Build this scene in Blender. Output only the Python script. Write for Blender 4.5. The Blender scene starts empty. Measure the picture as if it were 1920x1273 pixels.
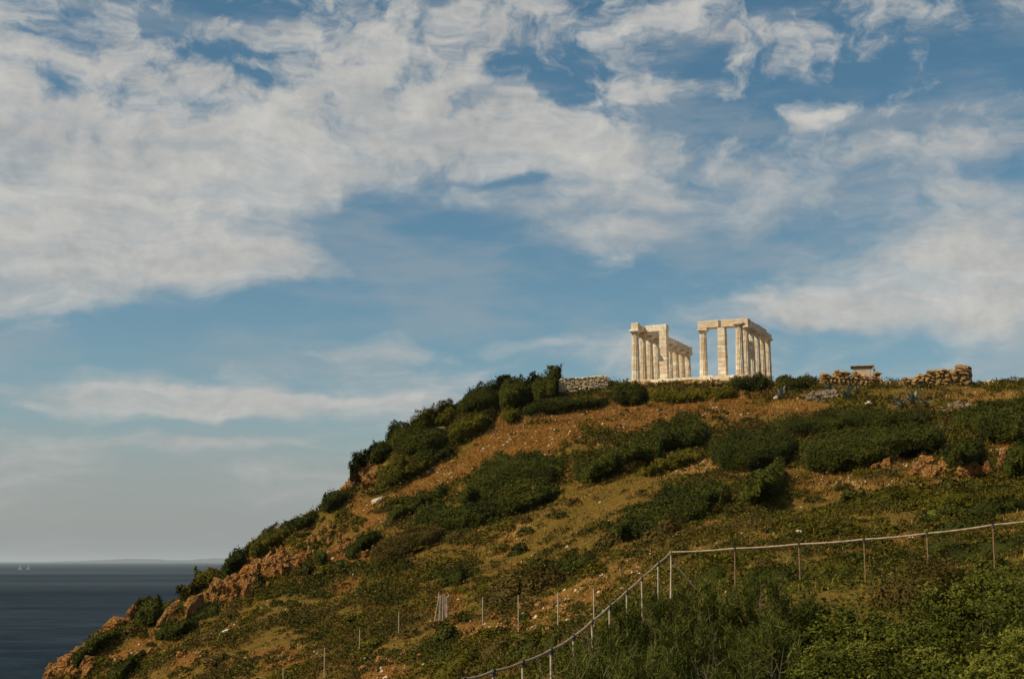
import bpy, bmesh, math, random
import numpy as np
from mathutils import Vector, Matrix, noise as mnoise

random.seed(11)
RNG = np.random.default_rng(11)
sc = bpy.context.scene
COL = sc.collection
R = math.radians

# ------------------------------------------------------------------ camera
F = 2667.0                      # focal length in photo pixels (50 mm on a 36 mm frame)
TP = 415.5 / F
PITCH = math.atan(TP)
CP, SP = math.cos(PITCH), math.sin(PITCH)
cam = bpy.data.cameras.new('camera')
cam.lens, cam.sensor_width = 50.0, 36.0
cam.clip_start, cam.clip_end = 0.1, 400000
camo = bpy.data.objects.new('camera', cam)
camo.rotation_euler = (R(90) + PITCH, 0, 0)
COL.objects.link(camo)
sc.camera = camo

def ray(u, v):
    """direction of the sight line through a photo point, scaled to y = 1"""
    dx = (np.asarray(u, float) - 960.0) / F
    dz = (636.5 - np.asarray(v, float)) / F
    y = CP - dz * SP
    return dx / y, (SP + dz * CP) / y
def pt(u, v, d):
    a, b = ray(u, v)
    return np.array([a * d, d, b * d])
def proj(x, y, z):
    f = y * CP + z * SP
    up = -y * SP + z * CP
    f = np.maximum(f, 1e-3)
    return 960 + F * x / f, 636.5 - F * up / f

# ------------------------------------------------------------------ light
SUN_AZ = math.atan2(-0.93, -0.36)      # from the left, a little behind the camera
SUN_EL = R(46)
SUNV = Vector((math.sin(SUN_AZ) * math.cos(SUN_EL), math.cos(SUN_AZ) * math.cos(SUN_EL), math.sin(SUN_EL)))
sun = bpy.data.lights.new('sun', 'SUN')
sun.energy, sun.angle, sun.color = 5.0, R(0.55), (1.0, 0.88, 0.66)
suno = bpy.data.objects.new('sun', sun)
suno.rotation_euler = SUNV.to_track_quat('Z', 'Y').to_euler()
COL.objects.link(suno)
sc.view_settings.view_transform = 'Standard'
sc.view_settings.look = 'None'
sc.view_settings.gamma = 1.0
sc.view_settings.use_curve_mapping = False
sc.view_settings.exposure = 0.1
sc.cycles.use_denoising = True
sc.cycles.max_bounces = 5
sc.cycles.diffuse_bounces = 3
sc.cycles.glossy_bounces = 2
sc.cycles.transmission_bounces = 2
sc.cycles.volume_bounces = 1
sc.cycles.transparent_max_bounces = 4
sc.cycles.caustics_reflective = sc.cycles.caustics_refractive = False

# ------------------------------------------------------------------ node helper
class NT:
    def __init__(s, tree): s.t = tree
    def n(s, typ, ins=None, **props):
        nd = s.t.nodes.new(typ)
        for k, val in props.items(): setattr(nd, k, val)
        for k, val in (ins or {}).items(): s.put(nd.inputs[k], val)
        return nd
    def put(s, sock, val):
        if hasattr(val, 'links') or isinstance(val, bpy.types.NodeSocket): s.t.links.new(val, sock)
        else:
            if isinstance(val, (tuple, list)) and sock.type == 'RGBA' and len(val) == 3: val = (*val, 1)
            sock.default_value = val
    def m(s, op, a, b=0.0, c=0.0, clamp=False):
        return s.n('ShaderNodeMath', {0: a, 1: b, 2: c}, operation=op, use_clamp=clamp).outputs[0]
    def vm(s, op, a, b=(0, 0, 0), c=(0, 0, 0)):
        nd = s.n('ShaderNodeVectorMath', {0: a, 1: b}, operation=op)
        if op == 'MULTIPLY_ADD': s.put(nd.inputs[2], c)
        return nd.outputs['Value'] if op in ('DOT_PRODUCT', 'LENGTH') else nd.outputs[0]
    def mix(s, f, a, b):
        nd = s.n('ShaderNodeMix', data_type='RGBA')
        s.put(nd.inputs[0], f); s.put(nd.inputs[6], a); s.put(nd.inputs[7], b)
        return nd.outputs[2]
    def ramp(s, x, lo, hi, a=0.0, b=1.0, smooth=True):
        nd = s.n('ShaderNodeMapRange', {'Value': x, 'From Min': lo, 'From Max': hi, 'To Min': a, 'To Max': b})
        nd.interpolation_type = 'SMOOTHSTEP' if smooth else 'LINEAR'
        return nd.outputs[0]
    def noise(s, vec, scale, detail=4, rough=0.55, dim='3D'):
        return s.n('ShaderNodeTexNoise', {'Vector': vec, 'Scale': scale, 'Detail': detail, 'Roughness': rough}, noise_dimensions=dim).outputs[0]

# ------------------------------------------------------------------ sky: Nishita plus a procedural cloud layer by direction
world = bpy.data.worlds.new('World')
sc.world = world
world.use_nodes = True
world.cycles.sampling_method = 'MANUAL'; world.cycles.sample_map_resolution = 512
wt = world.node_tree
for nd in list(wt.nodes): wt.nodes.remove(nd)
W = NT(wt)
BLOBS = [  # photo u, v, radii, weight -> a direction in the sky
    (300, 330, 400, 150, .42), (640, 230, 280, 95, .40), (930, 255, 190, 62, .42), (1090, 295, 110, 36, .30), (140, 450, 300, 95, .40),
    (470, 505, 240, 34, .34), (100, 560, 190, 32, .26), (120, 110, 190, 60, .20), (430, 75, 130, 30, .12), (700, 70, 160, 45, .16),
    (1780, 475, 260, 80, .60), (1640, 580, 240, 32, .80), (1450, 360, 260, 60, .20), (1850, 560, 170, 60, .35), (1120, 435, 230, 20, .14), (1760, 268, 200, 28, .22),
    (300, 745, 220, 34, .52), (440, 762, 250, 26, .40), (620, 745, 120, 10, .25), (600, 662, 130, 9, .22), (400, 834, 190, 13, .48), (60, 850, 160, 40, .18), (430,880,200,30,.12),
    (1650, 215, 330, 75, -.26), (1250, 150, 200, 60, -.14), (1530, 205, 70, 26, .30), (1505, 100, 56, 22, .28), (1330, 70, 85, 46, .28), (1090, 50, 90, 36, .22), (1215, 190, 58, 24, .20),
    (1545, 150, 40, 18, .20), (1810, 200, 60, 15, .18), (1650, 40, 90, 28, .20), (1420, 110, 60, 30, .14), (950, 650, 200, 16, .14),
    (280, 40, 80, 30, -.45), (420, 104, 120, 15, -.34), (105, 168, 50, 22, -.42), (508, 165, 22, 24, -.34), (55, 62, 60, 12, -.28),
    (690, 425, 200, 42, -.48), (985, 336, 130, 10, -.34), (850, 500, 190, 45, -.28), (640, 592, 300, 30, -.36), (1000, 575, 260, 55, -.42),
    (270, 655, 340, 42, -.46), (1600, 150, 300, 70, -.12), (1830, 120, 130, 55, -.30), (1260, 232, 130, 28, -.28), (300, 800, 330, 16, -.22),
    (430, 12, 90, 16, -.25), (1120, 90, 60, 30, -.22), (1000, 130, 110, 30, -.16), (1450, 200, 45, 20, -.22), (80,720,120,30,-.25), (1250,500,120,25,-.2),
]
def lonlat(u, v):
    a, b = ray(u, v)
    return math.atan2(a, 1) * F / 100, math.atan2(b, math.hypot(a, 1)) * F / 100
tc = W.n('ShaderNodeTexCoord').outputs['Generated']
sep = W.n('ShaderNodeSeparateXYZ', {0: W.vm('NORMALIZE', tc)})
lon = W.m('MULTIPLY', W.m('ARCTAN2', sep.outputs[0], sep.outputs[1]), F / 100)
lat = W.m('MULTIPLY', W.m('ARCSINE', sep.outputs[2]), F / 100)
PP = W.n('ShaderNodeCombineXYZ', {0: lon, 1: lat, 2: 0.0}).outputs[0]
wn = W.n('ShaderNodeTexNoise', {'Vector': W.vm('MULTIPLY', PP, (.7, 1, 0)), 'Scale': 0.6, 'Detail': 4, 'Roughness': 0.52}, noise_dimensions='2D').outputs[1]
Pw = W.vm('MULTIPLY_ADD', W.vm('SUBTRACT', wn, (.5, .5, .5)), (2.4, 0.8, 0), PP)
sx = W.n('ShaderNodeSeparateXYZ', {0: Pw})
q = W.n('ShaderNodeCombineXYZ', {0: W.m('MULTIPLY', sx.outputs[0], .62), 1: W.m('MULTIPLY', W.m('LOGARITHM', W.m('ADD', W.m('MAXIMUM', sx.outputs[1], 0.0), 1.6), 2.718), 8.0), 2: 0.0}).outputs[0]
n1 = W.noise(q, 0.42, 8, 0.55, '2D')
n1s = W.noise(W.vm('ADD', q, (-0.2, 0.34, 0)), 0.42, 6, 0.60, '2D')
n2 = W.noise(W.vm('MULTIPLY', q, (.7, 1.3, 0)), 1.7, 5, 0.62, '2D')
d0 = W.m('MULTIPLY_ADD', n1, 1.15, W.m('MULTIPLY_ADD', n2, 0.42, -0.80))
n3 = W.noise(W.vm('MULTIPLY', Pw, (.8, 1.15, 0)), 1.25, 5, .6, '2D')
d0 = W.m('MULTIPLY_ADD', W.m('MULTIPLY_ADD', W.m('SUBTRACT', n3, .48), 1.6, .07), W.ramp(lat, 6.3, 8.8), d0)
for (u, v, ru, rv, w) in BLOBS:
    lo, la = lonlat(u, v)
    k = W.vm('MULTIPLY_ADD', Pw, (100 / ru, 100 / rv, 0), (-lo * 100 / ru, -la * 100 / rv, 0))
    d0 = W.m('MULTIPLY_ADD', W.m('POWER', 0.40, W.vm('DOT_PRODUCT', k, k)), w, d0)
wisp = W.noise(W.vm('MULTIPLY', Pw, (.55, 2.6, 0)), 0.9, 6, .62, '2D')
cover = W.m('MULTIPLY', W.ramp(d0, -0.14, 0.46), W.ramp(wisp, .25, .62, .72, 1.0))
fine = W.noise(PP, 3.0, 4, 0.6, '2D')
lit = W.m('ADD', W.m('MULTIPLY_ADD', W.m('SUBTRACT', n1, n1s), 1.7, 0.50), W.m('MULTIPLY_ADD', fine, 0.5, -0.25), clamp=True)
SKY = W.n('ShaderNodeTexSky', sky_type='NISHITA')
SKY.sun_disc = False
SKY.sun_elevation = SUN_EL
SKY.sun_rotation = SUN_AZ
SKY.altitude = 50; SKY.air_density = 1.0; SKY.dust_density = 0.7; SKY.ozone_density = 1.6
blue = W.n('ShaderNodeHueSaturation', {'Hue': 0.480, 'Saturation': 1.2, 'Value': 0.70, 'Color': SKY.outputs[0]}).outputs[0]
veil = W.m('MULTIPLY', W.ramp(W.noise(W.vm('MULTIPLY', PP, (0.24, 0.95, 0)), 1.0, 6, 0.6, '2D'), 0.40, 0.70), 0.42)
cloud_col = W.mix(lit, (3.55, 3.55, 3.5), (6.2, 6.0, 5.55))
low = W.ramp(lat, -0.3, 3.6, 0.86, 0.0)
c = W.mix(veil, blue, (3.2, 3.5, 3.7))
c = W.mix(W.m('MULTIPLY', cover, 0.93), c, cloud_col)
c = W.mix(low, c, (2.62, 2.86, 2.95))
bg = W.n('ShaderNodeBackground', {'Color': c, 'Strength': 0.1})
wo = W.n('ShaderNodeOutputWorld', {0: bg.outputs[0]})

# ------------------------------------------------------------------ object helpers
def tag(o, label=None, cat=None, group=None, kind=None):
    for k, v in (('label', label), ('category', cat), ('group', group), ('kind', kind)):
        if v: o[k] = v
    return o
def empty(name, loc=(0, 0, 0), parent=None):
    o = bpy.data.objects.new(name, None)
    o.empty_display_size = 0.3
    o.location = loc; o.parent = parent
    COL.objects.link(o)
    return o
def link(name, me, parent=None, loc=(0, 0, 0), rot=None, scale=None):
    o = bpy.data.objects.new(name, me)
    o.location = loc; o.parent = parent
    if rot is not None: o.rotation_euler = rot
    if scale is not None: o.scale = scale
    COL.objects.link(o)
    return o
def mesh_np(name, V, Fc, mats, tint=None, smooth=False, attrs=None):
    V = np.ascontiguousarray(V, np.float32); Fc = np.ascontiguousarray(Fc, np.int32)
    me = bpy.data.meshes.new(name)
    me.vertices.add(len(V)); me.vertices.foreach_set('co', V.ravel())
    k = Fc.shape[1]
    me.loops.add(Fc.size); me.loops.foreach_set('vertex_index', Fc.ravel())
    me.polygons.add(len(Fc))
    me.polygons.foreach_set('loop_start', np.arange(0, Fc.size, k, dtype=np.int32))
    me.polygons.foreach_set('loop_total', np.full(len(Fc), k, np.int32))
    if smooth: me.polygons.foreach_set('use_smooth', np.ones(len(Fc), bool))
    at = dict(attrs or {})
    if tint is not None: at['tint'] = tint
    for nm, val in at.items():
        a = me.attributes.new(nm, 'FLOAT', 'POINT')
        a.data.foreach_set('value', np.ascontiguousarray(val, np.float32))
    for m in (mats if isinstance(mats, list) else [mats]): me.materials.append(m)
    me.update(calc_edges=True)
    return me
def from_bm(name, bm, mat):
    me = bpy.data.meshes.new(name)
    bm.normal_update(); bm.to_mesh(me); bm.free()
    me.materials.append(mat)
    return me

# value noise on arrays
def hsh(i, j, s):
    a = np.sin(i * 127.1 + j * 311.7 + s * 74.7) * 43758.5453
    return a - np.floor(a)
def vnoise(x, y, s=0):
    i, j = np.floor(x), np.floor(y)
    fx, fy = x - i, y - j
    fx, fy = fx * fx * (3 - 2 * fx), fy * fy * (3 - 2 * fy)
    return (hsh(i, j, s) * (1 - fx) + hsh(i + 1, j, s) * fx) * (1 - fy) + (hsh(i, j + 1, s) * (1 - fx) + hsh(i + 1, j + 1, s) * fx) * fy
def fbm(x, y, s=0, o=4):
    t = 0; a = 0.5
    for k in range(o):
        t = t + a * (vnoise(x, y, s + k) - 0.5); x = x * 2.03 + 5.1; y = y * 2.03 + 1.7; a *= 0.5
    return t

# ------------------------------------------------------------------ materials
MATS = {}
def material(name):
    m = bpy.data.materials.new(name); m.use_nodes = True
    t = m.node_tree
    for nd in list(t.nodes): t.nodes.remove(nd)
    MATS[name] = m
    return m, NT(t)
def finish(N, col, rough=0.85, bump=None, bstr=0.4, bdist=0.05, spec=0.25, sss=None):
    b = N.n('ShaderNodeBsdfPrincipled', {'Base Color': col, 'Roughness': rough, 'Specular IOR Level': spec})
    if bump is not None:
        N.put(b.inputs['Normal'], N.n('ShaderNodeBump', {'Height': bump, 'Strength': bstr, 'Distance': bdist}).outputs[0])
    N.n('ShaderNodeOutputMaterial', {0: b.outputs[0]})
    return b
def coords(N, kind='Object'): return N.n('ShaderNodeTexCoord').outputs[kind]
def attr(N, name): return N.n('ShaderNodeAttribute', attribute_name=name).outputs['Fac']

def leaf_material(name, dark, mid, light, trans=0.18):
    m, N = material(name)
    t = attr(N, 'tint')
    c = N.mix(N.ramp(t, 0.0, 0.5, smooth=False), dark, mid)
    c = N.mix(N.ramp(t, 0.5, 1.0, smooth=False), c, light)
    d = N.n('ShaderNodeBsdfPrincipled', {'Base Color': c, 'Roughness': 0.7, 'Specular IOR Level': 0.06})
    tr = N.n('ShaderNodeBsdfTranslucent', {'Color': c})
    mx = N.n('ShaderNodeMixShader', {0: trans, 1: d.outputs[0], 2: tr.outputs[0]})
    N.n('ShaderNodeOutputMaterial', {0: mx.outputs[0]})
    return m
LEAF_DARK = leaf_material('leaf_dark_green', (.021, .025, .003), (.042, .046, .005), (.080, .080, .010))
LEAF_OLIVE = leaf_material('leaf_olive', (.042, .038, .003), (.092, .078, .006), (.155, .128, .012))
LEAF_GREY = leaf_material('leaf_brown_grey', (.045, .032, .006), (.082, .058, .011), (.14, .10, .024))
LEAF_LIME = leaf_material('leaf_yellow_green', (.10, .13, .015), (.19, .23, .025), (.30, .33, .04))
LEAF_BROOM = leaf_material('leaf_broom', (.032, .039, .005), (.068, .077, .011), (.135, .138, .027))
LEAF_LENTISK = leaf_material('leaf_lentisk', (.029, .035, .004), (.068, .074, .008), (.150, .146, .021))
LEAF_DRY = leaf_material('dry_grass_blade', (.10, .060, .008), (.20, .125, .020), (.31, .205, .045), .1)
LEAF_RUSSET = leaf_material('russet_grass_blade', (.080, .032, .005), (.155, .068, .010), (.26, .135, .026), .1)
LEAF_AGAVE = leaf_material('agave_leaf', (.06, .08, .058), (.12, .15, .115), (.22, .24, .18), .05)

def wood_material(name, a, b):
    m, N = material(name)
    n = N.noise(N.vm('MULTIPLY', coords(N), (30, 30, 4)), 1.0, 5, .6)
    finish(N, N.mix(N.ramp(n, .3, .7), a, b), .8, n, .3, .01)
    return m
TWIG = wood_material('grey_twig', (.075, .055, .032), (.15, .115, .07))
BARK = wood_material('bark', (.05, .04, .028), (.12, .10, .075))

# stones: pale marble, orange rock, warm rubble
def stone_material(name, cols, scale=2.0, bump=.06, rnd=.5, dark=(.10, .075, .05), rough=.9, crack=0.0):
    m, N = material(name)
    p = N.n('ShaderNodeNewGeometry').outputs['Position']
    r = N.n('ShaderNodeObjectInfo').outputs['Random']
    n = N.noise(p, scale, 8, .62)
    n2 = N.noise(p, scale * 6, 6, .65)
    c = N.mix(N.ramp(n, .35, .65), cols[0], cols[1])
    c = N.mix(N.m('MULTIPLY', N.ramp(r, .2, 1), rnd), c, cols[2])
    c = N.mix(N.ramp(n2, .56, .74, 0, .65), c, dark)
    h = N.m('ADD', n, N.m('MULTIPLY', n2, .5))
    if crack:
        pd = N.vm('ADD', N.vm('MULTIPLY', p, (1, 1, 1.9)), N.vm('MULTIPLY', N.n('ShaderNodeTexNoise', {'Vector': p, 'Scale': 2.0, 'Detail': 4}).outputs[1], (.5, .5, .5)))
        e = N.n('ShaderNodeTexVoronoi', {'Vector': pd, 'Scale': 2.6}, feature='DISTANCE_TO_EDGE').outputs[0]
        k = N.ramp(e, .0, .07, 1, 0)
        c = N.mix(N.m('MULTIPLY', k, crack), c, dark)
        h = N.m('SUBTRACT', h, N.m('MULTIPLY', k, 1.0))
        c = N.mix(N.m('MULTIPLY', N.ramp(N.noise(p, .8, 5, .6), .5, .66), .5), c, (.20, .125, .065))
    finish(N, c, rough, h, .9, bump, .12)
    return m
MARBLE = stone_material('weathered_marble', ((.58, .45, .30), (.78, .70, .56), (.52, .36, .21)), 1.9, .10, .65, (.22, .13, .06))
ROCK_ORANGE = stone_material('orange_rock', ((.23, .088, .016), (.37, .170, .040), (.30, .165, .055)), 1.3, .35, .6, (.045, .024, .010), .9, .9)
RUBBLE = stone_material('warm_rubble', ((.25, .145, .050), (.37, .240, .098), (.20, .110, .038)), 1.5, .10, .7, (.12, .08, .045))
RUBBLE_PALE = stone_material('pale_rubble', ((.46, .34, .20), (.58, .46, .30), (.40, .26, .14)), 2.0, .08, .6, (.20, .14, .085))
STONE_WHITE = stone_material('white_stone', ((.42, .35, .25), (.54, .47, .36), (.36, .28, .19)), 2.0, .08, .5, (.28, .22, .15))
STONE_GREY = stone_material('grey_stone', ((.13, .095, .072), (.22, .17, .13), (.17, .12, .085)), 2.5, .08, .6, (.10, .08, .06))

# ------------------------------------------------------------------ ground: a height field through surveyed points
CTL = []
def cp(u, v, d): CTL.append(pt(u, v, d))
for u, rows in {
    1700: [(1090, 52), (1050, 60), (1000, 70), (950, 83), (900, 99), (850, 115), (800, 131), (760, 143), (722, 157)],
    1900: [(1060, 50), (1000, 61), (950, 76), (900, 92), (850, 109), (800, 126), (760, 139), (716, 156)],
    1400: [(1100, 50), (1060, 61), (1020, 74), (980, 88), (940, 101), (900, 115), (860, 128), (820, 138), (780, 147), (748, 155), (724, 161)],
    1200: [(1110, 66), (1060, 79), (1020, 91), (980, 102), (940, 112), (900, 122), (860, 131), (820, 140), (780, 149), (752, 155), (725, 161)],
    1000: [(1273, 45), (1190, 73), (1150, 82), (1100, 93), (1050, 103), (1000, 112), (950, 121), (900, 130), (850, 138), (800, 146), (768, 153), (742, 160)],
    850: [(1273, 60), (1200, 80), (1150, 90), (1100, 100), (1050, 110), (1000, 119), (950, 127), (900, 136), (850, 144), (800, 151), (776, 156)],
    700: [(1273, 76), (1200, 89), (1150, 98), (1100, 107), (1050, 116), (1000, 124), (950, 132), (900, 140), (862, 148)],
    600: [(1273, 82), (1150, 105), (1050, 122), (1000, 130), (960, 137)],
    500: [(1273, 87), (1200, 99), (1150, 109), (1100, 119), (1050, 128), (1018, 135)],
    400: [(1273, 93), (1200, 104), (1150, 113), (1092, 127)],
    300: [(1273, 98), (1200, 110), (1158, 120)],
    200: [(1273, 104), (1200, 116)],
    100: [(1273, 110)],
}.items():
    for v, d in rows: cp(u, v, d)
# below and beside the picture
for u, v, d in [(300, 1400, 80), (100, 1400, 92), (-100, 1480, 92), (500, 1450, 62), (700, 1450, 52), (900, 1400, 37), (0, 1600, 60), (300, 1800, 40)]: cp(u, v, d)
for x, y, z in [(0, 8, -2.6), (0, 15, -3.1), (4, 15, -2.6), (8, 15, -2.2), (12, 25, -1.6), (-4, 15, -4.4), (-9, 18, -6.5), (6, 25, -2.5), (1, 25, -3.4), (9, 38, -1.7),
                (16, 40, -.8), (3.6, 42, -2.6), (0.2, 32, -3.8), (5.8, 50, -1.3), (-3, 30, -4.2), (0, -15, -1.2), (12, -12, 0.2), (-14, -10, -6), (-14, 30, -8), (25, 20, -.4), (30, 48, 1), (45, 60, 4),
                (-30, 40, -14), (-35, 0, -14), (50, 0, 3), (70, 90, 10), (90, 40, 9), (80, 150, 19), (110, 120, 18), (130, 200, 16), (130, 0, 10), (130, 80, 14),
                # plateau round the temple and the far side falling away
                (14, 168, 20.4), (13.5, 163, 20.5), (20, 160.5, 20.4), (26, 158, 20.25), (31, 160, 20.3), (22, 166, 20.3), (30, 166, 20.3), (38, 164, 20.2), (50, 166, 20.1), (62, 168, 20.2), (24, 185, 20.3), (34, 190, 20.2), (50, 190, 19.8), (12, 182, 19.0),
                (20, 205, 18.6), (40, 212, 17.5), (70, 205, 16), (30, 235, 6), (60, 240, 4), (100, 245, 2), (30, 265, -20), (80, 268, -22), (130, 268, -18),
                (2, 172, 17.2), (4, 190, 10), (4, 215, -4), (-10, 205, -16),
                # seaward side of the spur
                (-8, 168, 7.0), (-13, 160, 2.5), (-20, 158, -6), (-22, 147, -6.0), (-30, 145, -14), (-31, 134, -12.5), (-38, 130, -20), (-40, 124, -21.5), (-46, 120, -28), (-43, 112, -24), (-48, 108, -32),
                (-17, 176, -9), (-30, 165, -22), (-45, 150, -33), (-60, 130, -37), (-62, 100, -37), (-50, 95, -27), (-55, 75, -30), (-60, 40, -32), (-60, 0, -32), (-70, -20, -36), (-100, 50, -40), (-100, 150, -40), (-60, 200, -40), (-20, 240, -38), (-90, 250, -40), (-100, -20, -40)]:
    CTL.append(np.array([x, y, z]))
CTL = np.array(CTL)
def tps_fit(pts, lam=0.6):
    n = len(pts); xy = pts[:, :2] / 50.0
    r2 = ((xy[:, None] - xy[None]) ** 2).sum(-1)
    K = np.where(r2 > 0, r2 * np.log(r2 + 1e-12) * .5, 0) + np.eye(n) * lam * 1e-3
    Pm = np.c_[np.ones(n), xy]
    A = np.block([[K, Pm], [Pm.T, np.zeros((3, 3))]])
    return xy, np.linalg.solve(A, np.r_[pts[:, 2], np.zeros(3)])
TXY, TW = tps_fit(CTL)
GX0, GY0, GS = -100.0, -20.0, 0.55
NXg, NYg = 450, 520
gx = GX0 + GS * np.arange(NXg); gy = GY0 + GS * np.arange(NYg)
def tps_eval(x, y):
    out = np.empty(x.size); xf, yf = x.ravel() / 50, y.ravel() / 50
    for s in range(0, x.size, 20000):
        a, b = xf[s:s + 20000], yf[s:s + 20000]
        r2 = (a[:, None] - TXY[:, 0]) ** 2 + (b[:, None] - TXY[:, 1]) ** 2
        out[s:s + 20000] = (r2 * np.log(r2 + 1e-12) * .5) @ TW[:-3] + TW[-3] + TW[-2] * a + TW[-1] * b
    return out.reshape(x.shape)
XX, YY = np.meshgrid(gx, gy)
ZZ = tps_eval(XX, YY)
PU, PV = proj(XX, YY, ZZ)
PUw = PU + 220 * fbm(XX / 9, YY / 9, 61) + 120 * fbm(XX / 2.5, YY / 2.5, 63)
PVw = PV + 90 * fbm(XX / 9, YY / 9, 67) + 60 * fbm(XX / 2.5, YY / 2.5, 69)
def zone(pu, pv, lst):
    t = np.zeros_like(pu)
    for (u, v, ru, rv, sl, w) in lst:
        dv = pv - v - sl * (pu - u)
        t = np.maximum(t, w * np.exp(-(((pu - u) / ru) ** 2 + (dv / rv) ** 2) ** 2 * 0.9))
    return t
BARE = [(1150, 785, 250, 36, -.06, 1), (985, 822, 150, 32, -.25, 1), (860, 880, 130, 34, -.45, 1), (740, 945, 90, 22, -.4, .9), (1400, 765, 150, 30, -.05, .9),
        (1120, 880, 60, 30, -.3, .8), (620, 1060, 90, 26, -.35, .8), (700, 1045, 60, 16, -.3, .7), (900, 1000, 60, 18, -.35, .8),
        (820, 1135, 46, 26, 0, .9), (940, 1180, 130, 22, -.05, .9), (1060, 1135, 45, 30, 0, .9), (1120, 1095, 70, 22, -.3, .9), (690, 1260, 90, 16, -.2, .8), (545, 1235, 60, 18, -.3, .7),
        (1200, 1050, 60, 20, -.3, .7), (1450, 1030, 90, 8, 0, .6), (1690, 1000, 60, 10, 0, .6), (1880, 1000, 40, 10, 0, .5), (1650, 878, 90, 12, -.1, .9), (1820, 890, 110, 14, 0, .9), (1890, 838, 40, 20, 0, .9),
        (1500, 905, 90, 26, 0, .9), (1330, 882, 130, 16, 0, 1), (450, 1090, 100, 40, -.5, .9), (330, 1160, 60, 24, -.3, .5), (150, 1235, 90, 40, -.8, .9), (300, 1215, 70, 14, -.3, .8), (480, 1228, 90, 14, -.3, .8), (570, 1195, 60, 12, -.3, .7), (640, 1110, 60, 14, -.3, .6), (430, 1160, 60, 10, -.3, .6), (1000, 1075, 70, 12, -.3, .6), (1350, 990, 90, 10, 0, .6), (1500, 770, 60, 18, 0, .8), (1850, 735, 120, 18, 0, .6)]
TAN = [(1050, 965, 200, 52, -.2, 1), (1120, 1010, 130, 26, -.2, .9), (1450, 955, 120, 16, 0, .7), (1330, 885, 140, 20, 0, 1), (1190, 925, 90, 26, -.1, 1), (1500, 905, 90, 26, 0, .8), (950, 1005, 90, 26, -.3, .9), (1500, 742, 90, 14, 0, .6), (1750, 725, 140, 16, 0, .8), (1850, 880, 120, 16, 0, .8), (1120, 1090, 90, 30, -.2, .5)]
ROCKY = [(500, 1065, 90, 45, -.5, 1), (420, 1105, 60, 30, -.3, 1), (670, 895, 40, 30, 0, 1), (140, 1235, 70, 45, -.9, 1), (560, 1030, 60, 30, -.3, .8), (330, 1150, 60, 25, -.3, .5), (1000, 1170, 100, 25, 0, .5), (1790, 880, 60, 15, 0, .6)]
NB = fbm(XX / 7, YY / 7, 3) + .6 * fbm(XX / 1.9, YY / 1.9, 9)
onhill = (YY > 40)
A_BARE = np.clip(zone(PUw, PVw, BARE) * onhill + .55 * NB, 0, 1)
A_TAN = np.clip(zone(PUw, PVw, TAN) * onhill + .4 * NB, 0, 1)
A_ROCK = np.clip(zone(PUw, PVw, ROCKY) * onhill, 0, 1)
ridged = 1 - np.abs(2 * (vnoise(XX / 2.6, YY / 2.6, 31) - .5)) + .5 * (1 - np.abs(2 * (vnoise(XX / 1.1, YY / 1.1, 37) - .5)))
rough = np.clip((YY - 20) / 40, .2, 1) * np.clip(1.5 - np.hypot(XX - 26, YY - 176) / 14, 0, 1) * 0 + 1
temple_flat = np.clip((np.hypot((XX - 26) / 16, (YY - 176) / 18) - .9) * 3, .1, 1)
ZZ = ZZ + temple_flat * (0.9 * fbm(XX / 6, YY / 6, 5) + .35 * fbm(XX / 1.6, YY / 1.6, 15, 3) + A_ROCK * (ridged - .8) * .9)
def ground(x, y):
    fx = np.clip((np.asarray(x, float) - GX0) / GS, 0, NXg - 1.001); fy = np.clip((np.asarray(y, float) - GY0) / GS, 0, NYg - 1.001)
    i, j = fx.astype(int), fy.astype(int); a, b = fx - i, fy - j
    return (ZZ[j, i] * (1 - a) + ZZ[j, i + 1] * a) * (1 - b) + (ZZ[j + 1, i] * (1 - a) + ZZ[j + 1, i + 1] * a) * b
def field(A, x, y):
    i = np.clip(((np.asarray(x) - GX0) / GS).astype(int), 0, NXg - 1); j = np.clip(((np.asarray(y) - GY0) / GS).astype(int), 0, NYg - 1)
    return A[j, i]
DST = np.concatenate([np.arange(6, 60, .4), np.arange(60, 215, .5)])
def hit(u, v, dmin=6):
    """where the sight line through (u, v) meets the ground"""
    a, b = ray(u, v)
    dd = DST[DST >= dmin]
    g = ground(a * dd, dd)
    k = np.nonzero(b * dd <= g)[0]
    if len(k) == 0:
        k = [int(np.argmin(b * dd - g))]
    d = dd[k[0]]
    return np.array([a * d, d, float(ground(a * d, d))])

gm, N = material('hillside_soil')
p = N.n('ShaderNodeNewGeometry').outputs['Position']
bare, tan, rk = attr(N, 'bare'), attr(N, 'tan'), attr(N, 'rock')
na, nb, nc = N.noise(p, .35, 6, .6), N.noise(p, 2.2, 6, .65), N.noise(p, 9, 4, .6)
soil = N.mix(N.ramp(nb, .3, .7), (.125, .046, .006), (.25, .108, .017))
soil = N.mix(N.m('MULTIPLY', tan, N.ramp(nc, .2, .6)), soil, (.33, .19, .045))
green = N.mix(N.ramp(nb, .35, .65), (.085, .058, .005), (.185, .112, .016))
green = N.mix(N.ramp(na, .45, .7, 0, .6), green, (.19, .095, .016))
c = N.mix(N.ramp(N.m('MULTIPLY_ADD', N.m('SUBTRACT', nc, .5), .8, bare), .25, .6), green, soil)
rockc = N.mix(N.ramp(nb, .35, .7), (.15, .060, .010), (.30, .145, .032))
c = N.mix(N.ramp(rk, .3, .7, 0, .85), c, rockc)
vo = N.n('ShaderNodeTexVoronoi', {'Vector': p, 'Scale': 3.2, 'Randomness': 1.0})
peb = N.m('MULTIPLY', N.ramp(vo.outputs['Distance'], .10, .17, 1, 0), N.ramp(N.n('ShaderNodeSeparateColor', {0: vo.outputs['Color']}).outputs[0], .6, .75))
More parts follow.
